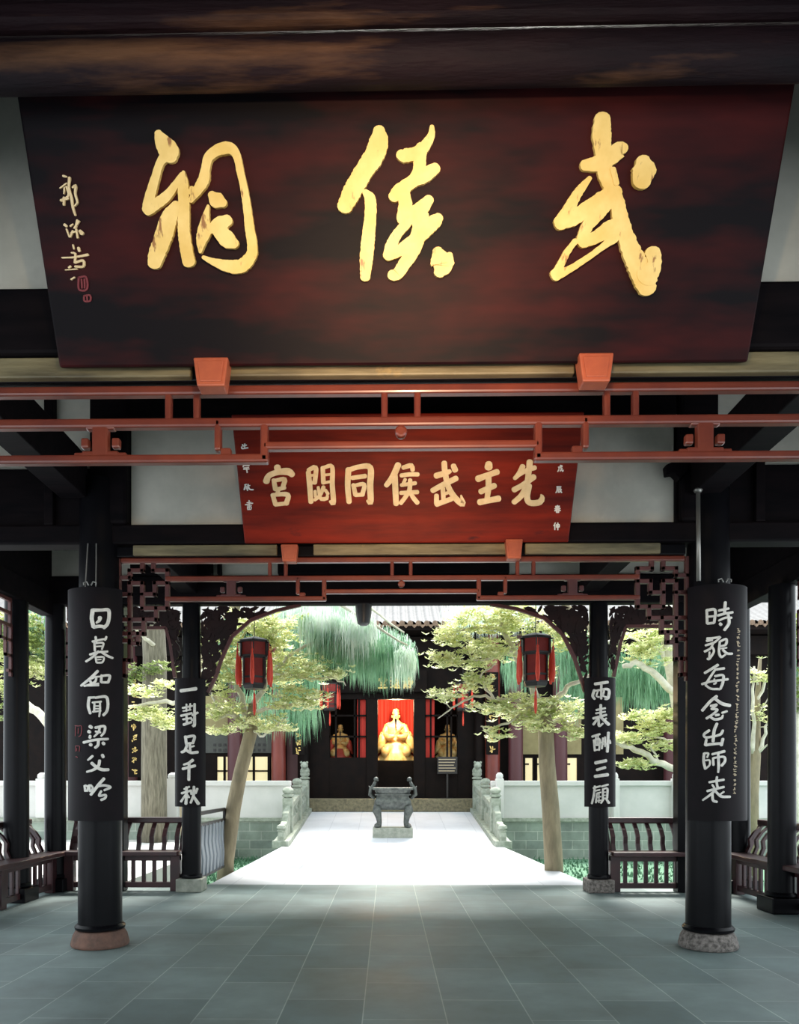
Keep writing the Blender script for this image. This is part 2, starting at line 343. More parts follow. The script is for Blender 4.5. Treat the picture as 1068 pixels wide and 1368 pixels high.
WU = [[(260,98,34),(265,160,34),(290,270,34),(340,350,36),(393,390,36),(380,330,10)],[(202,190,36),(270,170,34),(300,158,26)],[(177,295,32),(260,250,34),(345,208,34)],[(325,118,32),(338,150,36)],[(205,330,28),(205,388,30)],[(250,280,28),(255,370,26)],[(205,393,32),(310,355,30)],[(260,320,20),(298,306,20)]]
ZHU = [[(578,105,42),(576,130,48)],[(500,212,40),(570,185,34),(638,162,36)],[(575,190,36),(575,280,34),(562,370,30)],[(520,303,34),(618,260,34)],[(512,378,38),(580,365,34),(648,352,38)]]
XIAN = [[(820,122,32),(790,180,30),(762,208,24)],[(870,90,38),(860,180,34),(850,260,34)],[(790,182,28),(850,150,28),(905,132,30)],[(757,290,34),(820,255,32),(898,198,36)],[(845,262,32),(810,330,34),(757,378,32)],[(865,260,34),(850,340,36),(870,382,36),(940,378,36),(958,345,30),(950,325,10)]]
L1 = [[[(235,150,50),(225,260,50),(245,365,50)],[(240,150,45),(340,150,40),(435,150,45),(445,240,45),(425,330,45),(380,378,45)],[(250,370,45),(330,360,40),(390,370,40)],[(330,250,55),(320,285,40),(285,315,25)]],
 [[(275,500,30),(280,560,30)],[(410,500,30),(395,540,25)],[(235,560,28),(340,535,26),(410,525,25)],[(260,580,28),(265,680,28)],[(265,585,22),(370,580,26),(355,660,24)],[(280,625,18),(350,620,18)],[(205,730,28),(300,700,26),(425,690,26)],[(310,690,30),(240,760,28),(155,820,26)],[(340,690,28),(420,745,30),(490,775,26)],[(275,765,24),(285,830,24)],[(275,765,22),(375,765,24),(360,830,24),(290,835,24)],[(300,797,14),(345,793,14)]],
 [[(300,945,36),(215,1030,34),(90,1135,28)],[(220,1040,30),(275,1020,28),(270,1080,30),(200,1120,28),(130,1140,24)],[(200,1070,30),(240,1115,30),(310,1110,28)],[(130,1135,22),(310,1130,26)],[(350,1000,30),(345,1085,34)],[(350,1008,28),(452,1005,32),(435,1090,34)],[(350,1092,28),(435,1092,30)],[(280,1020,20),(340,1015,20)]]]
L2 = [[[(190,30,36),(180,130,36),(205,225,34)],[(185,22,30),(260,17,28)],[(270,22,30),(400,8,36),(430,80,36),(420,190,36),(375,248,36)],[(235,85,24),(345,72,24)],[(260,95,24),(255,200,24)],[(330,80,24),(330,180,26),(320,268,22)],[(265,130,16),(325,130,16)],[(265,165,16),(325,165,16)],[(240,207,24),(340,192,22)]],
 [[(203,396,44),(222,410,40)],[(186,462,44),(200,470,40)],[(206,520,35),(200,542,35)],[(272,412,34),(385,395,34),(385,470,32),(345,520,26)],[(325,420,30),(310,470,30),(255,530,20)],[(275,462,26),(335,475,26)],[(125,605,34),(280,570,32),(430,560,32)],[(310,580,38),(305,640,36),(272,672,36)],[(208,632,42),(218,638,40)],[(368,612,42),(380,625,42)]],
 [[(235,782,30),(205,810,32),(175,835,20)],[(360,770,40),(370,795,40)],[(225,875,40),(290,930,40),(360,960,42),(436,960,38)],[(325,842,36),(310,910,38),(250,960,34),(165,988,26)]],
 [[(132,1170,24),(142,1238,28)],[(140,1165,24),(178,1185,26),(165,1240,24)],[(192,1160,24),(200,1240,26)],[(212,1160,24),(238,1200,24),(205,1245,20)],[(380,1078,40),(310,1160,40),(215,1285,34)],[(300,1175,34),(390,1165,32),(462,1190,32),(385,1228,28)],[(345,1240,30),(320,1300,30),(400,1290,30),(395,1330,32),(345,1355,32)]]]
R1 = [[[(145,150,34),(150,320,36)],[(150,150,34),(250,150,34),(240,310,34)],[(160,235,26),(230,230,26)],[(155,325,30),(235,315,30)],[(380,50,36),(375,120,36),(370,190,34)],[(300,155,30),(420,130,30)],[(285,220,30),(380,195,30),(470,180,30)],[(300,285,26),(380,250,28),(456,250,28)],[(415,210,30),(425,320,36),(370,408,36)],[(313,328,36),(326,340,36)]],
 [[(150,520,30),(220,515,28),(310,500,28)],[(145,550,32),(215,540,26)],[(130,610,28),(240,570,28),(320,505,22)],[(225,590,26),(190,650,28),(118,690,28)],[(210,620,28),(235,690,28),(180,780,34),(155,785,30)],[(180,700,24),(175,760,24)],[(310,560,28),(300,700,30),(330,762,30),(380,730,22)],[(320,555,28),(390,530,30),(385,600,30),(320,620,22)],[(320,652,20),(395,642,20)],[(350,670,28),(400,715,30),(462,720,28)]],
 [[(285,865,36),(200,920,34),(120,968,32)],[(250,925,30),(365,910,32)],[(250,930,30),(190,1020,30),(130,1118,28)],[(250,1010,30),(350,1000,32),(350,1090,34),(320,1175,30)],[(85,1115,30),(200,1080,28),(410,1052,30)],[(130,1130,28),(200,1175,28),(310,1180,30)],[(240,1050,22),(262,1100,24),(235,1112,22)]]]
R2 = [[[(270,-45,40),(190,20,38),(88,138,36)],[(255,-10,36),(340,50,44),(438,75,40)],[(195,80,30),(270,65,30),(205,120,30)],[(210,120,28),(280,130,30),(220,190,30),(142,242,32)],[(190,225,30),(250,255,34),(330,240,32),(350,200,20)],[(260,200,34),(298,195,30)],[(340,170,28),(398,150,28)]],
 [[(275,312,36),(240,400,40),(225,540,40)],[(175,400,36),(110,450,32),(130,490,32),(220,480,30)],[(350,400,30),(320,450,34),(230,480,26)],[(140,520,32),(125,588,34)],[(130,590,36),(250,575,34),(330,570,34)],[(350,510,34),(330,592,36)]],
 [[(110,700,32),(105,800,34),(125,898,34)],[(115,697,26),(165,700,26),(150,750,24)],[(130,790,22),(180,790,24),(180,850,26),(135,895,22)],[(215,710,30),(368,672,36)],[(225,760,28),(230,850,30)],[(235,757,26),(360,745,30),(375,800,32),(335,858,32)],[(290,700,32),(295,850,34),(290,945,24)]],
 [[(275,1008,30),(270,1060,30),(280,1130,30)],[(177,1075,30),(360,1042,30)],[(215,1110,26),(240,1145,26)],[(152,1190,32),(360,1137,30)],[(290,1140,30),(200,1230,32),(95,1308,24)],[(215,1220,30),(225,1310,34),(272,1330,30)],[(260,1200,30),(330,1260,34),(436,1265,32)],[(360,1200,22),(300,1245,20)]]]
LC = [[[(90,165,34),(160,155,30),(228,145,34)]],
 [[(140,295,16),(140,360,16)],[(175,290,16),(170,350,16)],[(105,330,18),(195,310,18)],[(92,405,22),(190,380,20)],[(110,360,14),(180,347,14)],[(140,400,20),(145,480,20)],[(110,440,18),(185,427,18)],[(117,490,26),(185,467,22)],[(215,292,22),(215,400,24),(213,500,28),(195,498,14)],[(195,400,20),(243,376,22)],[(186,435,20),(194,448,22)]],
 [[(130,605,26),(140,680,26)],[(135,610,24),(213,602,26),(200,668,26)],[(145,672,20),(200,666,20)],[(170,670,24),(175,740,24)],[(175,705,18),(210,696,18)],[(145,690,24),(125,740,26),(97,755,24)],[(130,730,24),(180,760,26),(242,755,28)]],
 [[(198,832,30),(160,860,24),(115,875,18)],[(107,915,26),(218,886,28)],[(165,860,26),(162,1020,28)]],
 [[(165,1088,20),(120,1110,18)],[(97,1150,22),(173,1127,22)],[(140,1092,22),(140,1180,24),(135,1250,28)],[(135,1160,18),(90,1230,20)],[(145,1160,16),(165,1190,18)],[(182,1122,20),(186,1158,20)],[(240,1107,22),(225,1150,20)],[(210,1088,24),(205,1170,26),(180,1240,22)],[(205,1180,24),(250,1250,30)]]]
RC = [[[(112,100,28),(228,82,28)],[(170,95,22),(170,240,22)],[(105,160,26),(90,215,24),(108,243,22)],[(110,165,18),(233,152,24),(233,235,26),(205,245,18)],[(140,165,16),(125,215,16),(150,225,16)],[(195,165,16),(188,215,16),(215,225,16)]],
 [[(165,303,26),(165,400,24)],[(125,350,20),(205,332,20)],[(120,382,18),(205,366,18)],[(97,430,24),(215,397,22)],[(150,415,24),(97,488,22)],[(145,440,22),(150,502,24),(185,480,16)],[(165,420,24),(237,488,30)],[(215,430,16),(190,455,16)]],
 [[(87,605,22),(155,582,20)],[(100,640,18),(110,740,20)],[(105,640,16),(155,632,18),(150,735,18)],[(120,600,16),(120,690,14)],[(140,600,14),(138,690,14)],[(110,690,14),(150,686,14)],[(110,735,16),(150,731,16)],[(185,620,18),(175,720,18)],[(205,610,16),(205,700,16)],[(235,568,24),(225,750,24)],[(170,660,14),(190,680,14)],[(195,650,12),(215,680,14)],[(245,640,16),(250,670,16)]],
 [[(117,858,32),(213,837,30)],[(130,925,26),(205,902,26)],[(112,988,30),(228,972,32)]],
 [[(97,1100,18),(160,1082,18)],[(105,1130,16),(155,1117,16)],[(110,1082,18),(100,1170,20),(82,1248,18)],[(130,1150,16),(120,1240,18)],[(130,1150,14),(165,1141,14)],[(130,1190,12),(165,1182,12)],[(130,1225,12),(170,1216,12)],[(148,1150,12),(148,1240,12)],[(175,1085,18),(230,1067,18)],[(185,1110,18),(185,1200,18)],[(190,1110,14),(225,1106,18),(222,1195,18)],[(190,1140,10),(222,1138,10)],[(190,1170,10),(222,1168,10)],[(190,1200,14),(222,1198,14)],[(190,1205,18),(167,1243,18)],[(215,1205,18),(238,1243,22)]]]
SIG = [[[(115,80,20),(150,90,18)],[(85,205,14),(150,155,14)],[(180,100,28),(175,200,22),(200,300,26),(215,400,24),(240,480,18)],[(130,200,16),(125,260,14)],[(150,190,18),(170,280,20),(100,330,24)],[(95,330,24),(170,310,20)],[(125,300,20),(125,375,22)],[(215,200,20),(245,180,24),(240,260,20),(260,350,18),(230,390,12)]],
 [[(130,575,28),(150,590,24)],[(150,620,16),(180,700,14)],[(190,590,18),(215,570,14)],[(260,530,20),(245,600,20)],[(280,540,16),(230,610,18)],[(215,640,20),(190,700,18)],[(200,660,16),(260,640,16)],[(250,620,18),(265,710,18)],[(290,640,30),(310,665,40)]],
 [[(215,780,16),(225,820,16)],[(270,810,26),(280,840,28)],[(105,910,14),(230,905,18),(365,880,26)],[(200,860,14),(240,870,22),(235,960,22)],[(190,1000,24),(175,1010,20)],[(240,960,22),(320,940,24),(320,1000,24),(240,1000,22)],[(140,1035,10),(260,1025,12)],[(200,1130,16),(232,1110,14)]]]
SEAL = [[[(270,1110,20),(345,1105,20),(355,1225,20),(275,1230,20),(270,1110,20)],[(300,1130,18),(305,1215,18)],[(330,1125,18),(333,1215,18)]],[[(325,1295,18),(385,1290,18),(388,1345,18),(330,1348,18),(325,1295,18)],[(355,1295,16),(358,1345,16)]]]
P2L = [[[(215,100,22),(212,170,20)],[(180,110,20),(185,135,20),(245,120,20)],[(165,150,22),(170,178,22),(265,165,22)]],
 [[(240,440,20),(240,460,20)],[(190,480,22),(195,460,20),(285,460,22)],[(200,500,18),(280,490,18)],[(195,520,20),(285,515,20)],[(245,510,20),(255,575,22)]],
 [[(215,780,18),(240,770,18)],[(225,790,20),(205,860,20)],[(240,800,18),(240,850,18)],[(270,770,20),(260,870,22)],[(265,800,18),(300,790,18)],[(280,820,18),(300,855,22),(355,860,22)]],
 [[(285,1040,18),(290,1190,16)],[(225,1110,20),(345,1085,20)],[(250,1075,14),(320,1070,14)],[(255,1130,14),(325,1125,14)],[(260,1150,16),(265,1190,16)],[(260,1150,12),(320,1145,16),(315,1190,16)],[(265,1190,14),(315,1188,14)]]]
XU = [[(20,30),(75,25)],[(30,30),(28,60),(10,90)],[(50,5),(60,50),(85,90),(90,70)],[(75,45),(45,85)],[(65,8),(75,15)]]
CHEN = [[(20,12),(80,12)],[(25,12),(22,60),(5,92)],[(35,30),(75,30)],[(30,48),(85,48)],[(40,50),(42,90),(60,80)],[(58,52),(90,90)],[(80,60),(65,70)]]
CHUN = [[(20,15),(80,12)],[(25,30),(75,27)],[(10,45),(90,42)],[(50,2),(45,40),(10,75)],[(55,42),(92,72)],[(35,60),(36,95)],[(35,60),(68,58),(66,95)],[(36,77),(66,76)],[(36,95),(66,94)]]
ZHONG = [[(30,5),(8,45)],[(22,35),(22,95)],[(45,30),(47,62)],[(45,30),(88,28),(86,60)],[(47,62),(86,60)],[(66,5),(66,97)]]
JING = [[(5,15),(45,12)],[(8,28),(42,26)],[(2,42),(48,40)],[(25,2),(25,42)],[(10,52),(10,95)],[(10,52),(40,52),(40,95)],[(10,66),(40,66)],[(10,80),(40,80)],[(65,5),(52,22)],[(60,15),(82,15),(70,32)],[(52,38),(90,35),(88,62)],[(48,50),(98,48)],[(52,63),(90,62)],[(70,32),(72,92),(60,85)]]
YUAN = [[(10,10),(18,20)],[(5,40),(20,38),(12,65),(20,75)],[(5,90),(25,80),(50,92),(95,92)],[(60,2),(60,30)],[(38,12),(82,10)],[(30,28),(90,26)],[(42,38),(80,37),(78,52),(43,53),(42,38)],[(60,53),(35,75)],[(55,60),(57,82)],[(80,55),(65,62),(90,80)]]
TANG = [[(50,2),(50,20)],[(28,8),(35,20)],[(72,8),(65,20)],[(10,38),(14,24),(88,24),(85,38)],[(32,38),(68,37),(66,55),(34,55),(32,38)],[(50,55),(50,92)],[(25,72),(75,70)],[(8,94),(92,92)]]
def scribble():                        # a written mark too small in the photograph to be read
    out = []
    for _ in range(R.randint(3, 5)):
        x, y = R.uniform(10, 60), R.uniform(5, 90)
        out.append([(x, y), (x+R.uniform(15, 40), y+R.uniform(-12, 12))] if R.random() < .65 else [(x, y), (x+R.uniform(-8, 20), min(y+R.uniform(20, 45), 98))])
    return out
# ------------------------------------------------------------------ the pavilion: floor, timbers, roof
YA, YB, YC = 4.27, 7.55, 11.3
struct(MB().box(-5.1,5.5,-6,12.0,-.25,0).build('floor', M['floor'], loc=(-.168,0,0)))
roof = MB()
for (y0, z0, y1, z1) in ((-3.6,3.9,5.9,6.4), (5.9,6.4,13.2,4.72)):
    vs = [(x, y, z+dz) for dz in (0, .12) for (x, y, z) in ((-6.2,y0,z0),(6.2,y0,z0),(6.2,y1,z1),(-6.2,y1,z1))]
    roof.add(vs, [(0,1,2,3),(7,6,5,4),(0,4,5,1),(1,5,6,2),(2,6,7,3),(3,7,4,0)])
struct(roof.build('ceiling', M['dark']))
tn = [0]
def trim(mb, m, bevel=.01, name='trim', smooth=False):
    tn[0] += 1; return struct(mb.build('%s_%d' % (name, tn[0]), M[m], bevel=bevel, smooth=smooth))
# logs and timbers above the front board
trim(MB().tube([(-5.4,3.46,4.775),(5.4,3.42,4.775)], .10, 20), 'log', 0, smooth=True)
trim(MB().box(-5.4,5.4,3.36,3.56,4.885,5.0), 'log', .03)
trim(MB().tube([(-5.4,3.40,5.09),(5.4,3.40,5.09)], .10, 20), 'log', 0, smooth=True)
trim(MB().box(-5.4,5.4,3.43,3.66,5.19,5.6), 'dark')
# row A: worn gilt strip, tie beam, plaster panel
def worn(x0, x1, y0, y1, z0, z1, m='olive'): trim(MB().box(x0,x1,y0,y1,z0,z1), m, .008)
for a, b in ((-2.75,-1.06),(-.88,1.0),(1.17,2.75)): worn(a, b, 4.18,4.40,3.775,3.885)
trim(MB().box(-2.75,2.75,4.22,4.40,3.77,3.88), 'black')
trim(MB().box(-5.0,5.0,4.15,4.42,3.89,4.245), 'dark', .02)
struct(MB().box(-2.75,2.75,4.27,4.33,4.245,5.6).build('wall_front', M['plaster']))
# row B
xl, xr = XA(176, YB), XA(904, YB)
for a, b in ((XA(420,YB), XA(676,YB)),(XA(700,YB), 2.6),(-2.45, XA(372,YB))): worn(a, b, 7.46,7.64,3.765,3.865)
trim(MB().box(-2.75,2.85,7.49,7.64,3.76,3.86), 'black')
trim(MB().box(-5.0,5.1,7.44,7.66,3.87,4.06), 'dark', .02)
struct(MB().box(xl,xr,7.54,7.60,4.06,5.10).build('wall_middle', M['plaster'])); trim(MB().box(-2.6,2.75,7.45,7.64,5.08,5.95), 'dark')
for sgn, nm in ((-1,'wall_side_left'),(1,'wall_side_right')):
    a, b = sorted((sgn*2.75, sgn*5.0))
    struct(MB().box(a,b,7.54,7.60,4.62,5.85).build(nm, M['plaster']))
    trim(MB().box(a,b,7.5,7.64,4.06,4.62), 'dark')
    # strut standing in front of the side panel
    sx_ = XA(68, 7.5) if sgn < 0 else XA(1013, 7.5); trim(MB().box(sx_-.045,sx_+.045,7.44,7.54,4.06,5.8), 'dark')
    sx_ = XA(150, YB) if sgn < 0 else XA(929, YB); trim(MB().box(sx_-.18,sx_+.18,7.42,7.66,4.06,5.9), 'dark', .03)
# lengthwise beams between the rows
for sx in (-1, 1):
    trim(MB().box(sx*2.86-.13, sx*2.86+.13, -1.0, 4.16, 4.25, 4.62), 'dark')
    trim(MB().box(sx*3.0-.13, sx*3.0+.13, 4.40, 7.42, 4.30, 4.70), 'dark')
    trim(MB().box(sx*2.86-.13, sx*2.86+.13, 7.75, 11.14, 4.28, 4.70), 'dark')
    trim(MB().box(sx*4.92-.09, sx*4.92+.09, -1.0, 11.2, 3.98, 4.30), 'dark')
    struct(MB().box(sx*4.92-.03, sx*4.92+.03, -1.0, 12.4, 4.30, 6.3).build('wall_left' if sx < 0 else 'wall_right', M['dark']))
# row C
trim(MB().box(-5.1,5.2,11.2,11.4,4.15,4.56), 'dark', .02)
struct(MB().box(-5.0,5.1,11.28,11.34,4.56,5.35).build('wall_back', M['plaster']))
trim(MB().box(XA(372,11.2),XA(680,11.2),11.12,11.27,4.56,5.3), 'dark')
trim(MB().box(XA(296,11.2)-.05,XA(296,11.2)+.0,11.14,11.27,4.56,5.3), 'dark')
for a, b in ((176,284),(776,822)): trim(MB().box(XA(a,11.2),XA(b,11.2),11.12,11.27,4.56,5.3), 'dark')
trim(MB().tube([(-6,12.3,4.48),(6,12.3,4.48)], .09, 16), 'dark', 0, smooth=True)
for sx, px in ((-1,159),(1,912)):
    x = XA(px, YC); trim(MB().box(x-.10,x+.10,11.2,11.4,0,4.15), 'black', .01)

# ------------------------------------------------------------------ columns
def column(x, y, r, top, base_mat, label, base='round', name='column'):
    t = empty(name, (x, y, 0), label=label, cat='column', group='black lacquered columns')
    bh = .16 if base == 'round' else .19
    if base == 'round':
        b = MB().lathe([(r*1.30,0),(r*1.34,.03),(r*1.24,.11),(r*1.1,bh)], 28)
    else:
        b = MB().box(-r*1.32,r*1.32,-r*1.32,r*1.32,0,bh)
    bo = b.build('base_stone', M[base_mat], t, bevel=.015, smooth=False)
    bo['label'] = {'redstone':'reddish stone base','specklestone':'speckled granite base','stone':'grey stone base','black':'black base block'}[base_mat]
    MB().lathe([(r*1.02,bh),(r*1.14,bh+.012),(r*1.16,bh+.035),(r*1.05,bh+.06)], 32).build('base_ring', M['black'], t, smooth=2)
    MB().lathe([(r,bh+.05),(r*.99,1.5),(r*.96,3.2),(r*.93,top)], 36).build('shaft', M['black'], t, smooth=2)
    return t
xBl, xBr = XA(134, YB), XA(946.5, YB)
column(xBl, YB, .205, 4.5, 'redstone', 'thick black column on a reddish stone base at the left, behind the seven-character couplet board')
column(xBr, YB, .205, 4.5, 'specklestone', 'thick black column on a speckled granite base at the right, behind the seven-character couplet board')
xCl, xCr = XA(256, YC), XA(800, YC)
column(xCl, YC, .14, 4.15, 'stone', 'slim black column on a square stone block at the left of the courtyard path', 'square')
column(xCr, YC, .14, 4.15, 'specklestone', 'slim black column on a square stone block at the right of the courtyard path', 'square')
for px, Y, lb in ((22,10.3,'outer black column at the far left edge, rising through the side bench'),(74,11.3,'black corner column at the left where two benches meet'),
                  (1045,9.6,'outer black column at the far right edge, rising through the side bench'),(988,11.3,'black corner column half hidden behind the right couplet board')):
    column(XA(px, Y), Y, .16 if px in (22,1045) else .15, 4.15 if Y == 11.3 else 3.98, 'black', lb, 'square')
for sx in (-1, 1):                      # the front row, just outside the frame
    trim(MB().lathe([(.27,0),(.27,.15),(.205,.2),(.19,5.4)], 28, c=(sx*2.96+.05, YA, 0)), 'black', 0, 'trim', smooth=2)

# ------------------------------------------------------------------ name boards
def board(name, label, Yb, Yt, corners, thick, m, chars, name2='character'):
    """corners: bottom-left and bottom-right pixel, top-left and top-right pixel"""
    bl, br, tl, tr = corners
    p0, p1, p2, p3 = U(*bl, Yb), U(*br, Yb), U(*tl, Yt), U(*tr, Yt)
    c = (p0+p1)/2; top = (p2+p3)/2; z0 = c.z; h = math.hypot(top.y-c.y, top.z-c.z); tilt = math.atan2(c.y-top.y, top.z-c.z)
    t = empty(name, c, (tilt, 0, 0), label, 'sign', 'carved name boards')
    bpy.context.view_layer.update(); Mw = Matrix.Translation(c) @ Matrix.Rotation(tilt, 4, 'X')
    wb = (p1.x-p0.x)/2; wt = (p3.x-p2.x)/2
    MB().prism([(-wb,0),(wb,0),(wt,h),(-wt,h)], 0, thick).build('panel', M[m], t, bevel=.012)
    for strokes, x0, y0, s, cm, th, rough in chars:
        mb = MB(); brush(mb, strokes, plane_place(Mw, 0, x0, y0, s), th, rough=rough, wscale=1.18 if s == 5.34 else 1.0)
        o = mb.build(name2, M[cm], t)
        o['label'] = {'gold':'gold brush-written character','cream':'cream gilt character','inktan':'small faded character','seal':'dark red seal mark','silver':'small pale character'}[cm]
    return t
A = 5.264
chars = [(BIG_CI,180,160,6,'gold',.028,.05),(BIG_HOU,440,160,6,'gold',.028,.05),(BIG_WU,720,145,A,'gold',.028,.07)]
chars += [(c,70,225,7.6,'cream',.010,0) for c in SIG] + [(c,70,225,7.6,'seal',.006,0) for c in SEAL]
board('name_board', 'huge dark red-black tilted board with three gold brush characters, across the top of the picture', 4.12, 3.63, ((79,490),(1000,485),(10,112),(1054,112)), .07, 'plaque', chars)
chars = [(c,345,600,5.34,'cream',.016,0) for c in (GONG,BI,TONG,HOU)] + [(c,545,600,5.34,'cream',.016,0) for c in (WU,ZHU,XIAN)]
chars += [(c,310,585,12.43,'silver',.006,0) for c in P2L]
chars += [(scale_strokes(g,px-4.5,py-5,9,10,1.5),0,0,1,'silver',.006,0) for g,px,py in ((XU,749,626),(CHEN,747,654),(CHUN,745,680),(ZHONG,744,703))]
board('name_board', 'red wooden tilted board with seven cream gilt characters, hung behind the front lattice', 7.40, 6.98, ((327,727),(760,724),(308,552),(780,552)), .06, 'plaque2', chars)
# red pegs the boards rest on
def peg(px0, px1, py0, py1, Y, label):
    a, b = U(px0, py0, Y), U(px1, py1, Y); w = (b.x-a.x)/2; h = a.z-b.z; c = Vector(((a.x+b.x)/2, Y, b.z))
    t = empty('board_peg', c, (0,0,0), label, 'bracket', 'red pegs holding the boards')
    mb = MB(); mb.add([(-w*.78,0,0),(w*.78,0,0),(w*.78,.10,0),(-w*.78,.10,0),(-w,0,h),(w,0,h),(w,.10,h),(-w,.10,h)], [(0,1,2,3),(4,5,6,7),(0,1,5,4),(1,2,6,5),(2,3,7,6),(3,0,4,7)])
    blk = mb.build('peg_block', M['peg'], t, bevel=.008)
    f = MB(); f.add([(-w*.60,-.006,h*.14),(w*.60,-.006,h*.14),(w*.76,-.006,h*.86),(-w*.76,-.006,h*.86),(-w*.60,.004,h*.14),(w*.60,.004,h*.14),(w*.76,.004,h*.86),(-w*.76,.004,h*.86)], [(0,1,2,3),(4,5,6,7),(0,1,5,4),(1,2,6,5),(2,3,7,6),(3,0,4,7)])
    f.build('raised_panel', M['peg'], blk, bevel=.004)
peg(258,305,477,515,4.075,'left orange-red trapezoid peg under the huge dark board')
peg(774,821,471,509,4.075,'right orange-red trapezoid peg under the huge dark board')
peg(375,398,727,750,7.36,'left small red peg under the red wooden board')
peg(676,699,720,746,7.36,'right small red peg under the red wooden board')

# ------------------------------------------------------------------ hanging lattice friezes
def frieze(cx, Y, ztop, rotz, label, mk='rail', mdk='rail'):
    t = empty('lattice_frieze', (cx, Y, ztop), (0,0,rotz), label, 'lattice', 'red lattice friezes under the tie beams')
    zx = lambda a: (a-19)/368; zy = lambda a: -(a-45)/368
    W = .05; D = .06
    def bar(nm, x0, y0, x1, y1, m=mk, w=W, d=D):
        mb = MB(); e = w/2
        if x0 == x1: mb.box(x0-e,x0+e,-d/2,d/2,min(y0,y1)-e,max(y0,y1)+e)
        else: mb.box(min(x0,x1)-e,max(x0,x1)+e,-d/2,d/2,y0-e,y0+e)
        return mb.build(nm, M[m], t, bevel=.012)
    H = 2.70
    bar('rail', -H, 0, H, 0); bar('rail', -zx(852), zy(110), zx(852), zy(110)); bar('rail', -zx(290), zy(157), zx(290), zy(157), w=.042)
    for x in (-.09,.09): bar('post', x, 0, x, zy(110), w=.036, d=.05)
    md = MB().lathe([(.030,-.02),(.034,.012),(.030,.022),(.022,.026),(.022,.020),(.012,.020)], 20).build('medallion', M[mk], t, smooth=2)
    md.rotation_euler = (PI/2,0,0); md.location = (0,-.022,zy(133))
    for s in (-1, 1):
        bar('post', s*1.12, 0, s*1.12, zy(110), w=.036, d=.05); bar('post', s*1.275, 0, s*1.275, zy(110), w=.036, d=.05)
        bar('connector', s*zx(294), zy(120), s*zx(294), zy(182), w=.042); bar('rail', s*zx(294), zy(182), s*zx(855), zy(182), w=.046)
        bar('connector', s*zx(388), zy(110), s*zx(388), zy(160), w=.036); 
        fb = MB(); fb.box(s*zx(372)-.03,s*zx(372)+.03,-.02,.02,zy(182),zy(160)); fb.build('connector', M[mk], t, bevel=.01)
        cl = MB(); x0 = s*1.65; zc = (zy(110)+zy(182))/2
        cl.box(x0-.045,x0+.045,-.025,.025,zy(180),zy(112)); cl.box(x0-.10,x0+.10,-.024,.024,zy(182),zy(165)); cl.box(x0-.08,x0+.08,-.024,.024,zy(122),zy(110))
        for q in (-1,1): cl.box(x0+q*.085-.022,x0+q*.085+.022,-.022,.022,zc-.035,zc+.02); cl.box(x0+q*.115-.03,x0+q*.115+.03,-.022,.022,zy(182),zy(168))
        cl.build('cloud_block', M[mdk], t, bevel=.01)
        fr = MB(); e = .021
        segs = [(1030,45,1030,470),(855,80,905,80),(905,50,905,80),(855,80,855,215),(855,125,900,125),(900,125,900,165),(900,165,945,165),(945,165,945,215),(855,215,945,215),
                (895,215,895,255),(895,255,1030,255),(945,165,945,125),(945,125,990,125),(990,125,990,165),(990,165,1030,165),(945,80,990,80),(945,50,945,80),(990,80,990,105),(990,105,1030,105),
                (990,165,990,330),(945,165,945,165),(940,255,940,305),(940,305,1030,305),(985,330,1030,330),(960,305,960,340),(960,340,990,340),(990,330,990,400),(990,400,1030,400),(1008,400,1008,455),(1008,455,1030,455)]
        for x0_, y0_, x1_, y1_ in segs:
            xa, xb = sorted((s*zx(x0_), s*zx(x1_))); za, zb = sorted((zy(y0_), zy(y1_)))
            fr.box(xa-e, xb+e, -D*.42, D*.42, za-e, zb+e)
        fr.build('stepped_fret', M[mdk], t, bevel=.006)
    return t
frieze((xBl+xBr)/2*.3+.03, YA, 3.735, 0, 'larger red lattice frieze spanning the picture below the huge dark board')
frieze((xBl+xBr)/2-.01, YB, 3.735, 0, 'smaller red lattice frieze with stepped ends between the two thick couplet columns', 'rail', 'raildk')

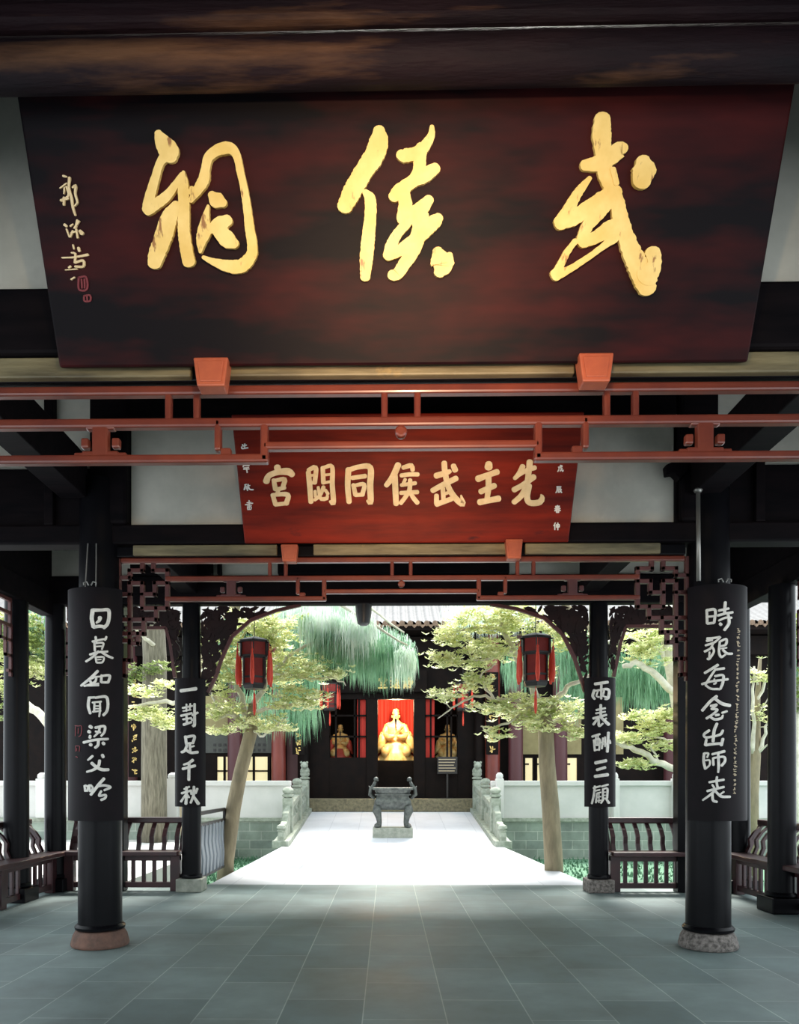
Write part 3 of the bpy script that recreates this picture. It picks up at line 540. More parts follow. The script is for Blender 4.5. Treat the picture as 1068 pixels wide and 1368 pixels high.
# ------------------------------------------------------------------ couplet boards
def couplet(cx, cy, rad, ang, z0, z1, label, groups, small=None, wires=True, group='black couplet boards'):
    t = empty('couplet_board', (cx, cy, z0), (0,0,0), label, 'couplet board', group)
    mb = MB(); n = 16; th = .022; vs = []; fs = []
    for k in range(n+1):
        a = -PI/2 - ang + 2*ang*k/n
        for r in (rad, rad-th):
            for z in (0, z1-z0): vs.append((r*math.cos(a), r*math.sin(a), z))
    for k in range(n):
        i = 4*k; j = i+4
        fs += [(i,j,j+1,i+1),(i+2,i+3,j+3,j+2),(i+1,j+1,j+3,i+3),(i,i+2,j+2,j)]
    fs += [(0,1,3,2),(4*n,4*n+2,4*n+3,4*n+1)]
    mb.add(vs, fs); mb.build('curved_panel', M['board_black'], t, smooth=2)
    loc = (cx, cy, z0)
    for strokes, x0, y0, s, cm, th2 in groups:
        m2 = MB(); brush(m2, strokes, cyl_place(cx, cy, rad, x0, y0, s, loc), th2, step=10)
        o = m2.build('character', M[cm], t); o['label'] = {'silver':'pale brush character','seal':'dark red signature mark','inktan':'tiny inscription'}[cm]
    if wires == 'pole':
        a = U(934, 776, 7.28)-Vector(loc); b = U(933, 655, 7.28)-Vector(loc); pl = MB(); pl.tube([a, b], .020, 10); pl.lathe([(.03,-.02),(.042,0),(.03,.02)], 12, c=tuple(b)); pl.build('hanging_pole', M['wire'], t, smooth=True)['label'] = 'pale hanging pole'
    if wires:
        for q in (() if wires == 'pole' else (-1, 1)): MB().tube([(q*.05,-rad+.01,z1-z0-.01),(q*.045,-.30,z1-z0+.25),(q*.04,-.285,z1-z0+.42)], .006, 6).build('hanging_wire', M['wire'], t)
        hk = MB()
        for q in (-1, 1): hk.tube([(q*.01,-rad-.005,z1-z0+.01),(q*.03,-rad-.005,z1-z0+.045),(q*.06,-rad-.005,z1-z0+.035),(q*.055,-rad-.005,z1-z0+.012)], .007, 6)
        hk.build('hook', M['wire'], t)
    return t
zt, zb = ZA(784, 7.30, 134), ZA(1097, 7.30, 134)
seal2 = [[(6,385,10),(40,390,10)],[(15,400,8),(10,520,8)],[(45,390,9),(90,395,9),(85,500,9),(55,530,8)],[(50,420,7),(48,490,7)]]
seal3 = [[(15,650,8),(12,720,8)],[(15,650,8),(65,655,8),(60,720,8)],[(30,680,7),(32,715,7)],[(20,790,12),(40,800,10)]]
couplet(xBl-.0, YB+.075, .335, .90, zb, zt, 'tall curved black board with seven pale brush characters on the thick left column',
    [(c,100,800,9.773,'silver',.010) for c in L1] + [(c,100,930,9.773,'silver',.010) for c in L2] + [(c,100,930,9.773,'seal',.004) for c in (seal2, seal3)], group='tall couplet boards on the thick columns')
tiny = []
for k in range(38):
    py = 838 + k*5.9; px = 987.0 - k*.1 - (1.5 if k > 20 else 0)
    tiny.append((scale_strokes(scribble(), px-2.6, py, 5.4, 5.2, .95), 0, 0, 1, 'inktan', .003))
couplet(xBr+.045, YB+.075, .335, 1.0, ZA(1097,7.30,946), ZA(780,7.30,946), 'tall curved black board with seven pale characters and a tiny inscription, thick right column',
    [(c,930,800,9.773,'silver',.010) for c in R1] + [(c,930,935,9.773,'silver',.010) for c in R2] + tiny, wires='pole', group='tall couplet boards on the thick columns')
couplet(xCl, YC, .235, 1.25, ZA(1078,11.07), ZA(905,11.07), 'narrow black board with five pale characters on the slim left column',
    [(c,230,900,7.2,'silver',.010) for c in LC] , wires=False, group='short couplet boards on the slim columns')
couplet(xCr, YC, .235, 1.25, ZA(1078,11.07), ZA(905,11.07), 'narrow black board with five pale characters on the slim right column',
    [(c,780,900,7.2,'silver',.010) for c in RC], wires=False, group='short couplet boards on the slim columns')

# ------------------------------------------------------------------ benches with curved backs
def bench(loc, rotz, Ln, label, nsp, nba):
    t = empty('railing_bench', loc, (0,0,rotz), label, 'bench', 'maroon railing benches around the pavilion')
    MB().box(0,Ln,-.20,.16,.52,.585).build('seat', M['bench'], t, bevel=.012)
    MB().box(0,Ln,-.05,.05,.44,.52).build('seat_rail', M['bench'], t, bevel=.006)
    MB().box(0,Ln,-.035,.035,.05,.13).build('bottom_rail', M['bench'], t, bevel=.006)
    n = max(2, round(Ln/1.7)+1)
    for k in range(n):
        x = .07 + (Ln-.14)*k/(n-1); MB().box(x-.07,x+.07,-.06,.06,0,.52).build('leg', M['bench'], t, bevel=.008)
    for k in range(nba):
        x = (k+.5)*Ln/nba; MB().box(x-.028,x+.028,-.02,.02,.13,.44).build('baluster', M['bench'], t, bevel=.006)
    for k in range(nsp):
        x = (k+.5)*Ln/nsp
        prof = [(.12,.585),(.16,.68),(.15,.78),(.22,.88),(.34,.98)]
        mb = MB(); vs = []
        for j, (y, z) in enumerate(prof):
            vs += [(x-.03,y-.018,z),(x+.03,y-.018,z),(x+.03,y+.018,z),(x-.03,y+.018,z)]
        fs = [(0,1,2,3),(16,17,18,19)]
        for j in range(4):
            for i in range(4): fs.append((4*j+i,4*j+(i+1)%4,4*j+4+(i+1)%4,4*j+4+i))
        mb.add(vs, fs); mb.build('back_slat', M['bench'], t)
    MB().box(0,Ln,.29,.40,.965,1.055).build('top_rail', M['bench'], t, bevel=.02)
    for x in (.03, Ln-.03):
        MB().bar((x,.14,.58),(x,.34,.98),.05).build('back_post', M['bench'], t)
    return t
xoL, xoR = -4.82, 4.95
bench((xoL+.12,YC,0), 0, xCl-.16-xoL-.12, 'maroon bench with curved slat back between the slim left column and the left corner column', 9, 11)
bench((xCr+.16,YC,0), 0, xoR-.12-xCr-.16, 'maroon bench with curved slat back between the slim right column and the right corner column', 9, 11)
bench((xoL,6.6,0), PI/2, YC-.15-6.6, 'maroon side bench running towards the camera along the left edge', 24, 28)
bench((xoR,YC-.15,0), -PI/2, YC-.15-6.6, 'maroon side bench running towards the camera along the right edge', 24, 28)

# ------------------------------------------------------------------ carved openings under the last beam
def carved(name, label, region, bbox, border, Y, n, hole_seed, cat='carved panel'):
    rr = random.Random(hole_seed)
    t = empty(name, (0, Y, 0), (0,0,0), label, cat, 'carved timber fretwork under the last beam')
    mb = MB(); placed = 0
    while placed < n:
        x = rr.uniform(bbox[0], bbox[1]); z = rr.uniform(bbox[2], bbox[3])
        if not region(x, z): continue
        placed += 1; a = rr.uniform(0, PI); l = rr.uniform(.06,.12); w = rr.uniform(.018,.032); y = rr.uniform(-.02,.0)
        ca, sa = math.cos(a), math.sin(a)
        pts = [(l,0),(l*.45,w),(-l*.3,w*1.1),(-l,0),(-l*.3,-w),(l*.45,-w*.9)]
        poly = [(x+p*ca-q*sa, z+p*sa+q*ca) for p, q in pts]
        if not all(region(*p) for p in poly): continue
        mb.prism(poly, y-.012, y+.014)
    mb.build('carved_leaves', M['ebonyred'], t)
    for b in border:
        m2 = MB()
        for p, q in zip(b[:-1], b[1:]): m2.bar((p[0],0,p[1]),(q[0],0,q[1]),.045,.06,up=(0,1,0))
        m2.build('frame', M['raildk'], t)
    return t
zT = 4.14
def arch_curve(sign, xcol):
    pts = [(278,925),(288,905),(296,880),(310,850),(335,828),(370,815),(402,808)] if sign < 0 else [(782,925),(776,905),(768,880),(752,848),(727,826),(690,814),(655,808)]
    return [(XA(a, YC), ZA(b, YC)) for a, b in pts]
for sign, xc in ((-1, xCl), (1, xCr)):
    cv = arch_curve(sign, xc); ins = xc - sign*.13
    def reg(x, z, cv=cv, sign=sign, ins=ins):
        if (x-ins)*sign > 0 or z > zT: return False
        # below the curve is open
        for (x0, z0), (x1, z1) in zip(cv[:-1], cv[1:]):
            lo, hi = min(x0,x1), max(x0,x1)
            if lo <= x <= hi: return z > z0+(z1-z0)*(x-x0)/(x1-x0)
        return (x - cv[0][0])*sign > 0 and z > cv[0][1]
    xs = sorted((ins, cv[-1][0]))
    carved('carved_arch_bracket', 'lacy carved timber arch corner beside the slim %s column, on the path side' % ('left' if sign < 0 else 'right'), reg, (xs[0], xs[1], cv[0][1], zT), [cv], YC, 330, 11+sign)
    # outer side of the column: carved strip and top
    o0 = xc + sign*.14; pp = ((222,838),(228,860),(234,905)) if sign < 0 else ((836,838),(829,860),(820,905))
    cv2 = [(XA(a, YC), ZA(b, YC)) for a, b in pp]; far = XA(168 if sign < 0 else 904, YC)
    def reg2(x, z, cv2=cv2, sign=sign, o0=o0, far=far):
        if (x-o0)*sign < 0 or (x-far)*sign > 0 or z > zT: return False
        if z > cv2[0][1]: return True
        for (x0, z0), (x1, z1) in zip(cv2[:-1], cv2[1:]):
            if z1 <= z <= z0: return (x - (x0+(x1-x0)*(z-z0)/(z1-z0)))*sign < 0
        return False
    xs = sorted((o0, far))
    carved('carved_hanging_frieze', 'lacy carved timber panel above the bench, outside the slim %s column' % ('left' if sign < 0 else 'right'), reg2, (xs[0], xs[1], cv2[-1][1], zT), [[(far, cv2[0][1])]+cv2], YC, 330, 21+sign)
# dark lattices of the outer bays
def small_frieze(loc, rotz, Ln, label):
    t = empty('dark_lattice_frieze', loc, (0,0,rotz), label, 'lattice', 'dark lattice friezes of the side openings')
    for z in (-.03,-.20,-.36): MB().box(0,Ln,-.02,.02,z-.022,z+.022).build('rail', M['raildk'], t)
    n = max(3, int(Ln/.42))
    for k in range(n+1):
        x = min(max(k*Ln/n,.02),Ln-.02); MB().box(x-.018,x+.018,-.018,.018,-.36 if k%2 else -.20,0).build('post', M['raildk'], t)
    for s in (0, 1):
        f = MB()
        for (a, b, c, d) in ((0,-.36,0,-1.0),(.14,-.36,.14,-.75),(.28,-.36,.28,-.55),(0,-.55,.28,-.55),(0,-.75,.14,-.75),(0,-.95,.07,-.95)):
            xa, xb = (a, c) if s == 0 else (Ln-c, Ln-a); f.box(min(xa,xb)-.018,max(xa,xb)+.018,-.018,.018,min(b,d)-.018,max(b,d)+.018)
        f.build('stepped_fret', M['raildk'], t)
    return t
small_frieze((xoL+.15,YC,4.15), 0, XA(150,YC)-xoL-.15, 'dark lattice frieze over the bench between the left corner column and the thick column')
small_frieze((XA(921,YC),YC,4.15), 0, xoR-.1-XA(921,YC), 'dark lattice frieze over the bench beside the right corner column')
small_frieze((-4.92,6.9,3.98), PI/2, 3.2, 'dark lattice frieze over the left side bench')
small_frieze((4.92,6.5,3.98), PI/2, 2.9, 'dark lattice frieze over the right side bench')

# ------------------------------------------------------------------ lanterns
def lantern(loc, s, label, group, phase=PI/6, hang=.6):
    t = empty('palace_lantern', loc, (0,0,phase), label, 'lantern', group)      # loc: top of the body
    def hexpt(k, r): return (r*math.cos(PI/3*k)*s, r*math.sin(PI/3*k)*s)
    for nm, r, z0, z1 in (('upper', .265, -.27, 0), ('lower', .21, -.78, -.29)):
        fr = MB()
        for k in range(6):
            a, b = hexpt(k, r), hexpt(k+1, r)
            fr.bar((*a, z0*s), (*a, z1*s), .035*s)
            for z in (z0, z1) + ((z0+.13,) if nm == 'lower' else ()): fr.bar((*a, z*s), (*b, z*s), .035*s)
        fr_o = fr.build('%s_frame' % nm, M['ebony'], t)
        for k in range(6):
            a, b = Vector((*hexpt(k, r*.97), 0)), Vector((*hexpt(k+1, r*.97), 0)); q = MB(); d = (a+b).normalized()*.004
            q.add([a+Vector((0,0,z0*s)), b+Vector((0,0,z0*s)), b+Vector((0,0,z1*s)), a+Vector((0,0,z1*s)), a-d+Vector((0,0,z0*s)), b-d+Vector((0,0,z0*s)), b-d+Vector((0,0,z1*s)), a-d+Vector((0,0,z1*s))], [(0,1,2,3),(7,6,5,4),(0,4,5,1),(1,5,6,2),(2,6,7,3),(3,7,4,0)])
            q.build('silk_panel', M['lred'], fr_o)
    cap = MB().lathe([(.27*s,0),(.30*s,.02*s),(.20*s,.06*s),(.05*s,.10*s)], 6); cap.lathe([(.20*s,-.86*s),(.23*s,-.80*s),(.22*s,-.78*s)], 6)
    cap.build('cap', M['ebony'], t)
    for k in range(6):
        p = hexpt(k, .33); MB().bar((*hexpt(k,.26), -.02*s), (*p, -.03*s), .03*s).build('bracket', M['ebony'], t)
        tp = MB(); tp.tube([(*p,-.04*s),(*p,-.16*s)], .008*s, 6); prof = [(.012,-.16),(.022,-.19),(.016,-.22),(.030,-.32),(.036,-.45),(.042,-.66),(.02,-.80)]
        tp.lathe([(r*s,z*s) for r,z in prof], 10, c=(p[0],p[1],0)); tp.build('tassel', M['tassel'], t, smooth=True)
    bt = MB(); bt.tube([(0,0,-.84*s),(0,0,-.95*s)], .008*s, 6); bt.lathe([(r*s,z*s) for r,z in ((.012,-.93),(.022,-.97),(.018,-1.0),(.026,-1.1),(.028,-1.25),(.012,-1.34))], 10); bt.build('tassel', M['tassel'], t, smooth=True)
    MB().tube([(0,0,.08*s),(0,0,hang)], .008, 6).build('hanging_rod', M['ebony'], t)
    return t
p = U(340, 858, 12.3); lantern(p, .86, 'red hexagonal palace lantern with tassels at the left of the arch', 'large red lanterns under the pavilion eave', phase=PI/6+.05, hang=4.40-p.z)
p = U(716, 853, 12.3); lantern(p, .88, 'red hexagonal palace lantern with tassels at the right of the arch', 'large red lanterns under the pavilion eave', phase=PI/6-.08, hang=4.40-p.z)
# small black lamp under the last beam
p = U(486, 808, 11.3)
t = empty('hanging_lamp', p, (0,0,0), 'small black lamp hanging under the last beam left of the roof tiles', 'lamp')
MB().lathe([(.05,-.30),(.09,-.27),(.115,-.12),(.12,.0)], 16).build('shade', M['ebony'], t, smooth=2); MB().tube([(0,0,-.02),(0,0,.03)], .012, 8).build('rod', M['ebony'], t)
# carved bracket beside the right-hand plaster panel
p = U(906, 612, 7.38)
t = empty('carved_bracket', p, (0,0,0), 'small dark carved bracket at the top of the right column, against the plaster panel', 'bracket')
MB().prism([(.10,.06),(.10,-.12),(.02,-.20),(-.04,-.14),(-.10,-.15),(-.11,-.06),(-.02,-.02),(0,.04)], 0, .10).build('scroll', M['dark'], t, bevel=.01)
MB().tube([(-.02,.03,-.02),(.08,.03,.06),(.16,.03,.05)], .018, 8).build('cable', M['ebony'], t)
# ------------------------------------------------------------------ courtyard ground, path, walls
Y1, Y2, ZR = 19.2, 24.6, .61
pxl = lambda Y: XA(280,12.0)+(XA(380,Y1)-XA(280,12.0))*(Y-12)/(Y1-12)
pxr = lambda Y: XA(791,12.0)+(XA(669,Y1)-XA(791,12.0))*(Y-12)/(Y1-12)
def slab(name, pts, thick, m):          # top outline in 3D, extruded down
    n = len(pts); vs = list(pts)+[(p[0],p[1],p[2]-thick) for p in pts]
    mb = MB(); mb.add(vs, [tuple(range(n)), tuple(range(2*n-1,n-1,-1))]+[(i,i+n,(i+1)%n+n,(i+1)%n) for i in range(n)]); return struct(mb.build(name, m))
slab('floor_path', [(pxl(12.0),12.0,.0),(pxr(12.0),12.0,.0),(pxr(Y1),Y1,.0),(pxl(Y1),Y1,.0)], .5, M['path'])
xtl, xtr = XA(410, Y2)-.1, XA(635, Y2)+.1
slab('floor_ramp', [(pxl(Y1),Y1,.0),(pxr(Y1),Y1,.0),(xtr,Y2,ZR),(xtl,Y2,ZR)], 1.1, M['path'])
struct(MB().box(-12,12,Y2,34,-.4,ZR).build('floor_terrace', M['path']))
for sx, nm in ((-1,'left'),(1,'right')):
    a, b = (-12.5, xtl+.02) if sx < 0 else (xtr-.02, 12.5)
    struct(MB().box(a,b,21.35,Y2,-.55,.50).build('floor_walkway_'+nm, M['path']))
struct(MB().box(-12.5,-4.15,12.0,21.2,-.6,0).build('floor_paving', M['white']))
gl = MB().box(-4.15,pxl(14),12.0,20.97,-.75,-.5).build('ground_ivy', M['grass']); tag(gl, 'strip of green ground ivy in the sunken bed left of the pale path', 'ground cover', kind='stuff')
gr = MB().box(pxr(12)-.6,12.5,12.0,20.97,-.75,-.5).build('ground_ivy', M['grass']); tag(gr, 'green ground ivy in the sunken bed right of the pale path', 'ground cover', kind='stuff')
for g, x0, x1 in ((gl,-4.1,pxl(16)),(gr,pxr(15)+.2,8)):      # blades on the beds
    mb = MB()
    for _ in range(1500):
        x = R.uniform(x0, x1); y = R.uniform(12.2, 20.9); a = R.uniform(0, 2*PI); h = R.uniform(.05,.13); w = .03
        mb.add([(x-w*math.cos(a),y-w*math.sin(a),-.5),(x+w*math.cos(a),y+w*math.sin(a),-.5),(x+R.uniform(-.06,.06),y+R.uniform(-.06,.06),-.5+h)], [(0,1,2)])
    o = mb.build('leaf_blades', M['grass'], g, fix=False)
# parapet walls of the raised court: grey block base, ledge, white wall, cap
for sx, nm in ((-1,'left'),(1,'right')):
    a, b = (-12.5, XA(388,21.1)) if sx < 0 else (XA(657,21.1), 12.5)
    struct(MB().box(a,b,21.0,21.35,-.75,.50).build('wall_base_'+nm, M['brickwall']))
    struct(MB().box(a,b,20.93,21.4,.50,.60).build('trim_ledge_'+nm, M['stone2'], bevel=.01))
    struct(MB().box(a,b,21.06,21.30,.60,1.46).build('wall_parapet_'+nm, M['white']))
    struct(MB().box(a,b,20.98,21.38,1.46,1.60).build('trim_cap_'+nm, M['white'], bevel=.02))
for px, w in ((-20,.3),(56,.28),(231,.30),(823,.16),(906,.26),(668,.2)):
    x = XA(px, 20.9)
    t = empty('wall_post', (x,20.95,.6), (0,0,0), {-20:'white stone post at the far left of the white wall',56:'white stone post on the white wall between the two left columns',231:'white stone post on the white wall beside the thick tree trunk',
              823:'slim white post on the white wall beside the slim right column board',906:'white post on the white wall below the leaning pale tree',668:'small white post on the white wall beside the right balustrade'}[px], 'post', 'white posts on the courtyard wall')
    MB().box(-w/2,w/2,-.14,.14,0,1.06).build('shaft', M['white'], t, bevel=.02)
    MB().lathe([(w*.42,1.06),(w*.5,1.10),(w*.45,1.17),(w*.2,1.22)], 16).build('finial', M['white'], t, smooth=2)
# stone balustrades beside the ramp
def balustrade(sx, label):
    x = XA(386,20.5) if sx < 0 else XA(661,20.5)
    t = empty('stone_balustrade', (x, Y1, 0), (0,0,0), label, 'balustrade', 'stone balustrades of the ramp')
    zr = lambda y: ZR*y/(Y2-Y1)
    k = MB(); k.prism([(-.35,-.05),(-.35,.14),(0,.14),(5.5,zr(5.5)+.12),(5.5,zr(5.5)-.1)], -.2, .2, axis='x'); k.build('kerb', M['stone2'], t, bevel=.015)
    for y in (1.15, 3.2, 5.3):
        z = zr(y)+.1; p = MB().box(-.13,.13,y-.13,y+.13,z-.05,z+.92).build('post', M['stone2'], t, bevel=.02)
        MB().lathe([(.09,z+.92),(.15,z+.96),(.16,z+1.0),(.10,z+1.03),(.14,z+1.07),(.15,z+1.12),(.11,z+1.18),(.04,z+1.21)], 14, c=(0,y,0)).build('finial', M['stone2'], p, smooth=2)
    # lion-like carved finial on the upper post
    l = MB(); z = zr(5.3)+1.30; l.ball((0,5.3,z),.15,.18,.16); l.ball((0,5.14,z+.18),.12,.12,.12); l.ball((.02,5.04,z+.15),.06,.06,.05); l.ball((-.09,5.1,z+.27),.04); l.ball((.09,5.1,z+.27),.04)
    l.build('carved_finial', M['stone2'], t, smooth=True)
    for ya, yb in ((1.28,3.07),(3.33,5.17)):
        za, zb_ = zr(ya)+.1, zr(yb)+.1
        p = MB(); p.prism([(ya,za-.02),(yb,zb_-.02),(yb,zb_+.30),(ya,za+.30)], -.06, .06, axis='x'); p.build('panel', M['stone2'], t, bevel=.01)
        p = MB(); p.prism([(ya,za+.60),(yb,zb_+.60),(yb,zb_+.76),(ya,za+.76)], -.09, .09, axis='x'); p.build('handrail', M['stone2'], t, bevel=.02)
        for f in (.17,.5,.83):
            y = ya+(yb-ya)*f; zz = zr(y)+.1; MB().lathe([(.06,zz+.28),(.09,zz+.38),(.05,zz+.47),(.09,zz+.60)], 10, c=(0,y,0)).build('baluster', M['stone2'], t, smooth=2)
    d = MB(); d.prism([(-.25,.1),(-.22,.34),(-.05,.38),(.02,.30),(.15,.52),(.38,.58),(.46,.50),(.62,.78),(.9,.86),(1.03,.98),(1.03,.1)], -.08, .08, axis='x'); d.build('scroll_end', M['stone2'], t, bevel=.02)
    MB().lathe([(.09,.12),(.09,.34),(.12,.37),(.08,.40),(.12,.44),(.10,.50),(.03,.54)], 12, c=(0,-.12,0)).build('drum_finial', M['stone2'], t, smooth=2)
    return t
balustrade(-1, 'carved stone balustrade with posts on the left edge of the ramp'); balustrade(1, 'carved stone balustrade with posts on the right edge of the ramp')
# incense burner
pb = U(525, 1116, 20.5)
t = empty('incense_burner', (pb.x, 20.55, .02), (0,0,0), 'grey bronze incense burner on four legs on a stone plinth before the hall', 'incense burner')
MB().box(-.52,.52,-.34,.34,-.05,.36).build('plinth', M['stone'], t, bevel=.02)['label'] = 'rough grey stone plinth'
body = MB(); rows = [(.36,.22,.82),(.44,.28,.86),(.49,.32,.96),(.48,.31,1.06),(.43,.27,1.14),(.42,.26,1.22),(.47,.31,1.30),(.48,.32,1.36)]
n = 36; vs = []; fs = []
for rx, ry, z in rows:
    for i in range(n):
        a = 2*PI*i/n; c, s = math.cos(a), math.sin(a); q = .45
        vs.append((rx*math.copysign(abs(c)**q, c), ry*math.copysign(abs(s)**q, s), z))
for k in range(len(rows)-1):
    for i in range(n): fs.append((k*n+i,k*n+(i+1)%n,(k+1)*n+(i+1)%n,(k+1)*n+i))
fs += [tuple(range(n-1,-1,-1)), tuple((len(rows)-1)*n+i for i in range(n))]
body.add(vs, fs); body.build('bowl', M['bronze'], t, smooth=2)
MB().box(-.53,.53,-.35,.35,1.34,1.40).build('rim', M['bronze'], t, bevel=.02); MB().box(-.47,.47,-.30,.30,1.20,1.235).build('neck_band', M['bronze'], t, bevel=.01)
for sx in (-1,1):
    for sy in (-1,1):
        lg = MB(); lg.tube([(sx*.40,sy*.24,.92),(sx*.42,sy*.26,.80),(sx*.37,sy*.23,.62),(sx*.35,sy*.22,.48),(sx*.38,sy*.25,.40)], [.10,.115,.075,.062,.085], 12)
        lg.ball((sx*.40,sy*.27,.40),.09,.10,.05); lg.build('leg', M['bronze'], t, smooth=True)
    h = MB(); h.tube([(sx*.47,0,1.12),(sx*.60,0,1.22),(sx*.58,0,1.36),(sx*.50,0,1.46),(sx*.46,0,1.56)], [.05,.055,.05,.05,.035], 10); h.ball((sx*.44,0,1.62),.065,.06,.06); h.ball((sx*.41,0,1.59),.04,.04,.03); h.tube([(sx*.58,0,1.36),(sx*.63,0,1.44)], [.035,.01], 8)
    h.build('handle', M['bronze'], t, smooth=True)
# small folding barrier left of the path
t = empty('folding_barrier', (XA(271,12.3),12.0,0), (0,0,0), 'grey metal folding barrier standing beside the slim left column', 'barrier')
bl = MB(); bl.box(-.02,.02,0,.05,0,1.12); bl.box(-.02,.02,1.9,1.95,0,1.12); bl.box(-.02,.02,0,1.95,1.06,1.12); bl.box(-.02,.02,0,1.95,.88,.93); bl.box(-.02,.02,0,1.95,.06,.1); bl.build('frame', M['ebony'], t)
sl = MB()
for k in range(7):
    y = .18+k*.26; sl.tube([(0,y,.08),(0,y+.08,.35),(0,y-.06,.6),(0,y,.9)], .03, 6)
sl.build('scroll_bars', M['metal'], t, smooth=True)
MB().box(-.01,.01,.05,1.9,.1,.88).build('mesh_panel', M['metal'], t)

# ------------------------------------------------------------------ the far hall
YF = 26.0
X_ = lambda px: XA(px, YF)
Z_ = lambda py: ZA(py, YF)
hall = empty('temple_hall', (X_(530), YF, ZR), (0,0,0), 'dark timber temple hall with grey tiled roof at the end of the path', 'building')
def hp(mb, nm, m, bevel=0, smooth=False):
    mb.v = [(p[0]-hall.location.x, p[1]-YF, p[2]-ZR) for p in mb.v]; return mb.build(nm, M[m], hall, bevel=bevel, smooth=smooth)
hp(MB().box(X_(408),X_(644),24.7,25.9,ZR,1.02), 'threshold_step', 'mossstone', .03)
hp(MB().box(-9,9,25.6,34,.3,1.0), 'platform', 'halldk')
zo, zw = Z_(934), Z_(1012)
hp(MB().box(X_(380),X_(672),26.0,26.2,zo,6.9), 'upper_wall', 'halldk')
hp(MB().box(X_(380),X_(672),25.9,26.0,Z_(922)-.1,Z_(926)), 'lintel', 'halldk', .01)
for a, b in ((490,505),(553,568)): hp(MB().box(X_(a),X_(b),25.95,26.2,1.0,zo), 'door_post', 'halldk', .01)
for a, b in ((404,440),(612,642)): hp(MB().box(X_(a),X_(b),25.98,26.2,1.0,zo), 'wall_panel', 'halldk')
for a, b in ((440,490),(568,612)):
    o = hp(MB().box(X_(a),X_(b),26.0,26.12,1.0,zw), 'door_panel', 'halldk')
    w = MB(); x0, x1 = X_(a), X_(b)
    for f in (0,.18,.68,.80,1): xx = x0+(x1-x0)*f; w.box(xx-.03,xx+.03,26.02,26.1,zw,zo)
    for f in (.36,.72): zz = zw+(zo-zw)*f; w.box(x0,x1,26.02,26.1,zz-.03,zz+.03)
    hp(w, 'window_bars', 'halldk').parent = o
for px, w in ((375,.24),(656,.24)): hp(MB().lathe([(w,0),(w*.97,6)], 24, c=(X_(px),25.55,1.0)), 'column', 'hallred', 0, 2)
for px, w in ((407,.2),(641,.2)): hp(MB().lathe([(w,0),(w*.97,6)], 24, c=(X_(px),25.75,1.0)), 'column', 'halldk', 0, 2)
hp(MB().box(X_(384),X_(402),25.9,26.1,1.0,5), 'side_wall', 'hallpur'); hp(MB().box(X_(646),X_(648),25.9,26.1,1.0,5), 'side_wall', 'hallpur')
# interior
hp(MB().box(X_(420),X_(632),29.2,29.3,1.0,5.6), 'back_wall', 'halldk')
cu = MB(); vs = []; nn = 60
for k in range(nn+1):
    x = X_(488)+(X_(572)-X_(488))*k/nn; yy = 28.9+.05*math.sin(k*.9)+.03*math.sin(k*2.3); vs += [(x,yy,1.2),(x,yy,5.3),(x,yy+.03,1.2),(x,yy+.03,5.3)]
fs = []
for k in range(nn): fs += [(4*k,4*k+4,4*k+5,4*k+1),(4*k+2,4*k+3,4*k+7,4*k+6)]
cu.add(vs, fs); hp(cu, 'curtain', 'curtain', 0, True)
for a, b in ((477,490),(568,581)): hp(MB().box(X_(a),X_(b),26.14,26.18,zw,zo), 'red_window_panel', 'curtain')
hp(MB().box(-9,9,26.2,34,5.6,5.7), 'inner_ceiling', 'halldk')
for sx in (-3.0,X_(497),X_(562),3.3): hp(MB().box(sx-.05,sx+.05,26.2,29.2,1.0,5.6), 'inner_wall', 'halldk')
za = ZA(1016, 27.3)
hp(MB().box(X_(500),X_(560),27.2,28.7,1.0,za), 'altar', 'halldk', .02)
hp(MB().box(-2.3,-1.0,27.0,27.9,1.0,2.35), 'side_altar', 'halldk', .02); hp(MB().box(1.7,2.9,27.0,27.9,1.0,2.35), 'side_altar', 'halldk', .02)
# roof with rows of tiles
ze = ZA(838, 24.6)
rt = MB(); vs = []; fs = []; x0, x1 = -14.5, 15.0; per = .26; sub = 6; n = int((x1-x0)/per)*sub; m = 8
for j in range(m+1):
    f = j/m; y = 24.5+6.0*f; z = ze+.1+3.4*f**1.15
    for i in range(n+1):
        x = x0+(x1-x0)*i/n; vs.append((x, y, z+.075*abs(math.sin(PI*(i%sub)/sub))))
for j in range(m):
    for i in range(n): fs.append((j*(n+1)+i, j*(n+1)+i+1, (j+1)*(n+1)+i+1, (j+1)*(n+1)+i))
rt.add(vs, fs); hp(rt, 'tiled_roof', 'tile', 0, True)
ed = MB()
for k in range(int((x1-x0)/per)):
    x = x0+per*(k+.5); ed.lathe([(.085,0),(.09,.02),(.05,.04)], 10, c=(0,0,0)); 
    nv = 30; pts = ed.v[-nv:]; ed.v[-nv:] = [(p[0]+x, 24.5-p[2], p[1]+ze+.10) for p in pts]
    ed.prism([(x+per*.5-.11,ze+.06),(x+per*.5,ze-.05),(x+per*.5+.11,ze+.06)], 24.47, 24.51)
hp(ed, 'eave_tiles', 'tileend')
hp(MB().box(-14.5,15,24.55,26.0,ze-.10,ze+.02), 'eave_board', 'halldk'); hp(MB().box(-14.5,15,25.4,25.7,ze-.75,ze-.15), 'eave_beam', 'halldk')
hp(MB().box(-9.5,9.5,29.3,29.6,.6,ze+3), 'rear_wall', 'halldk')
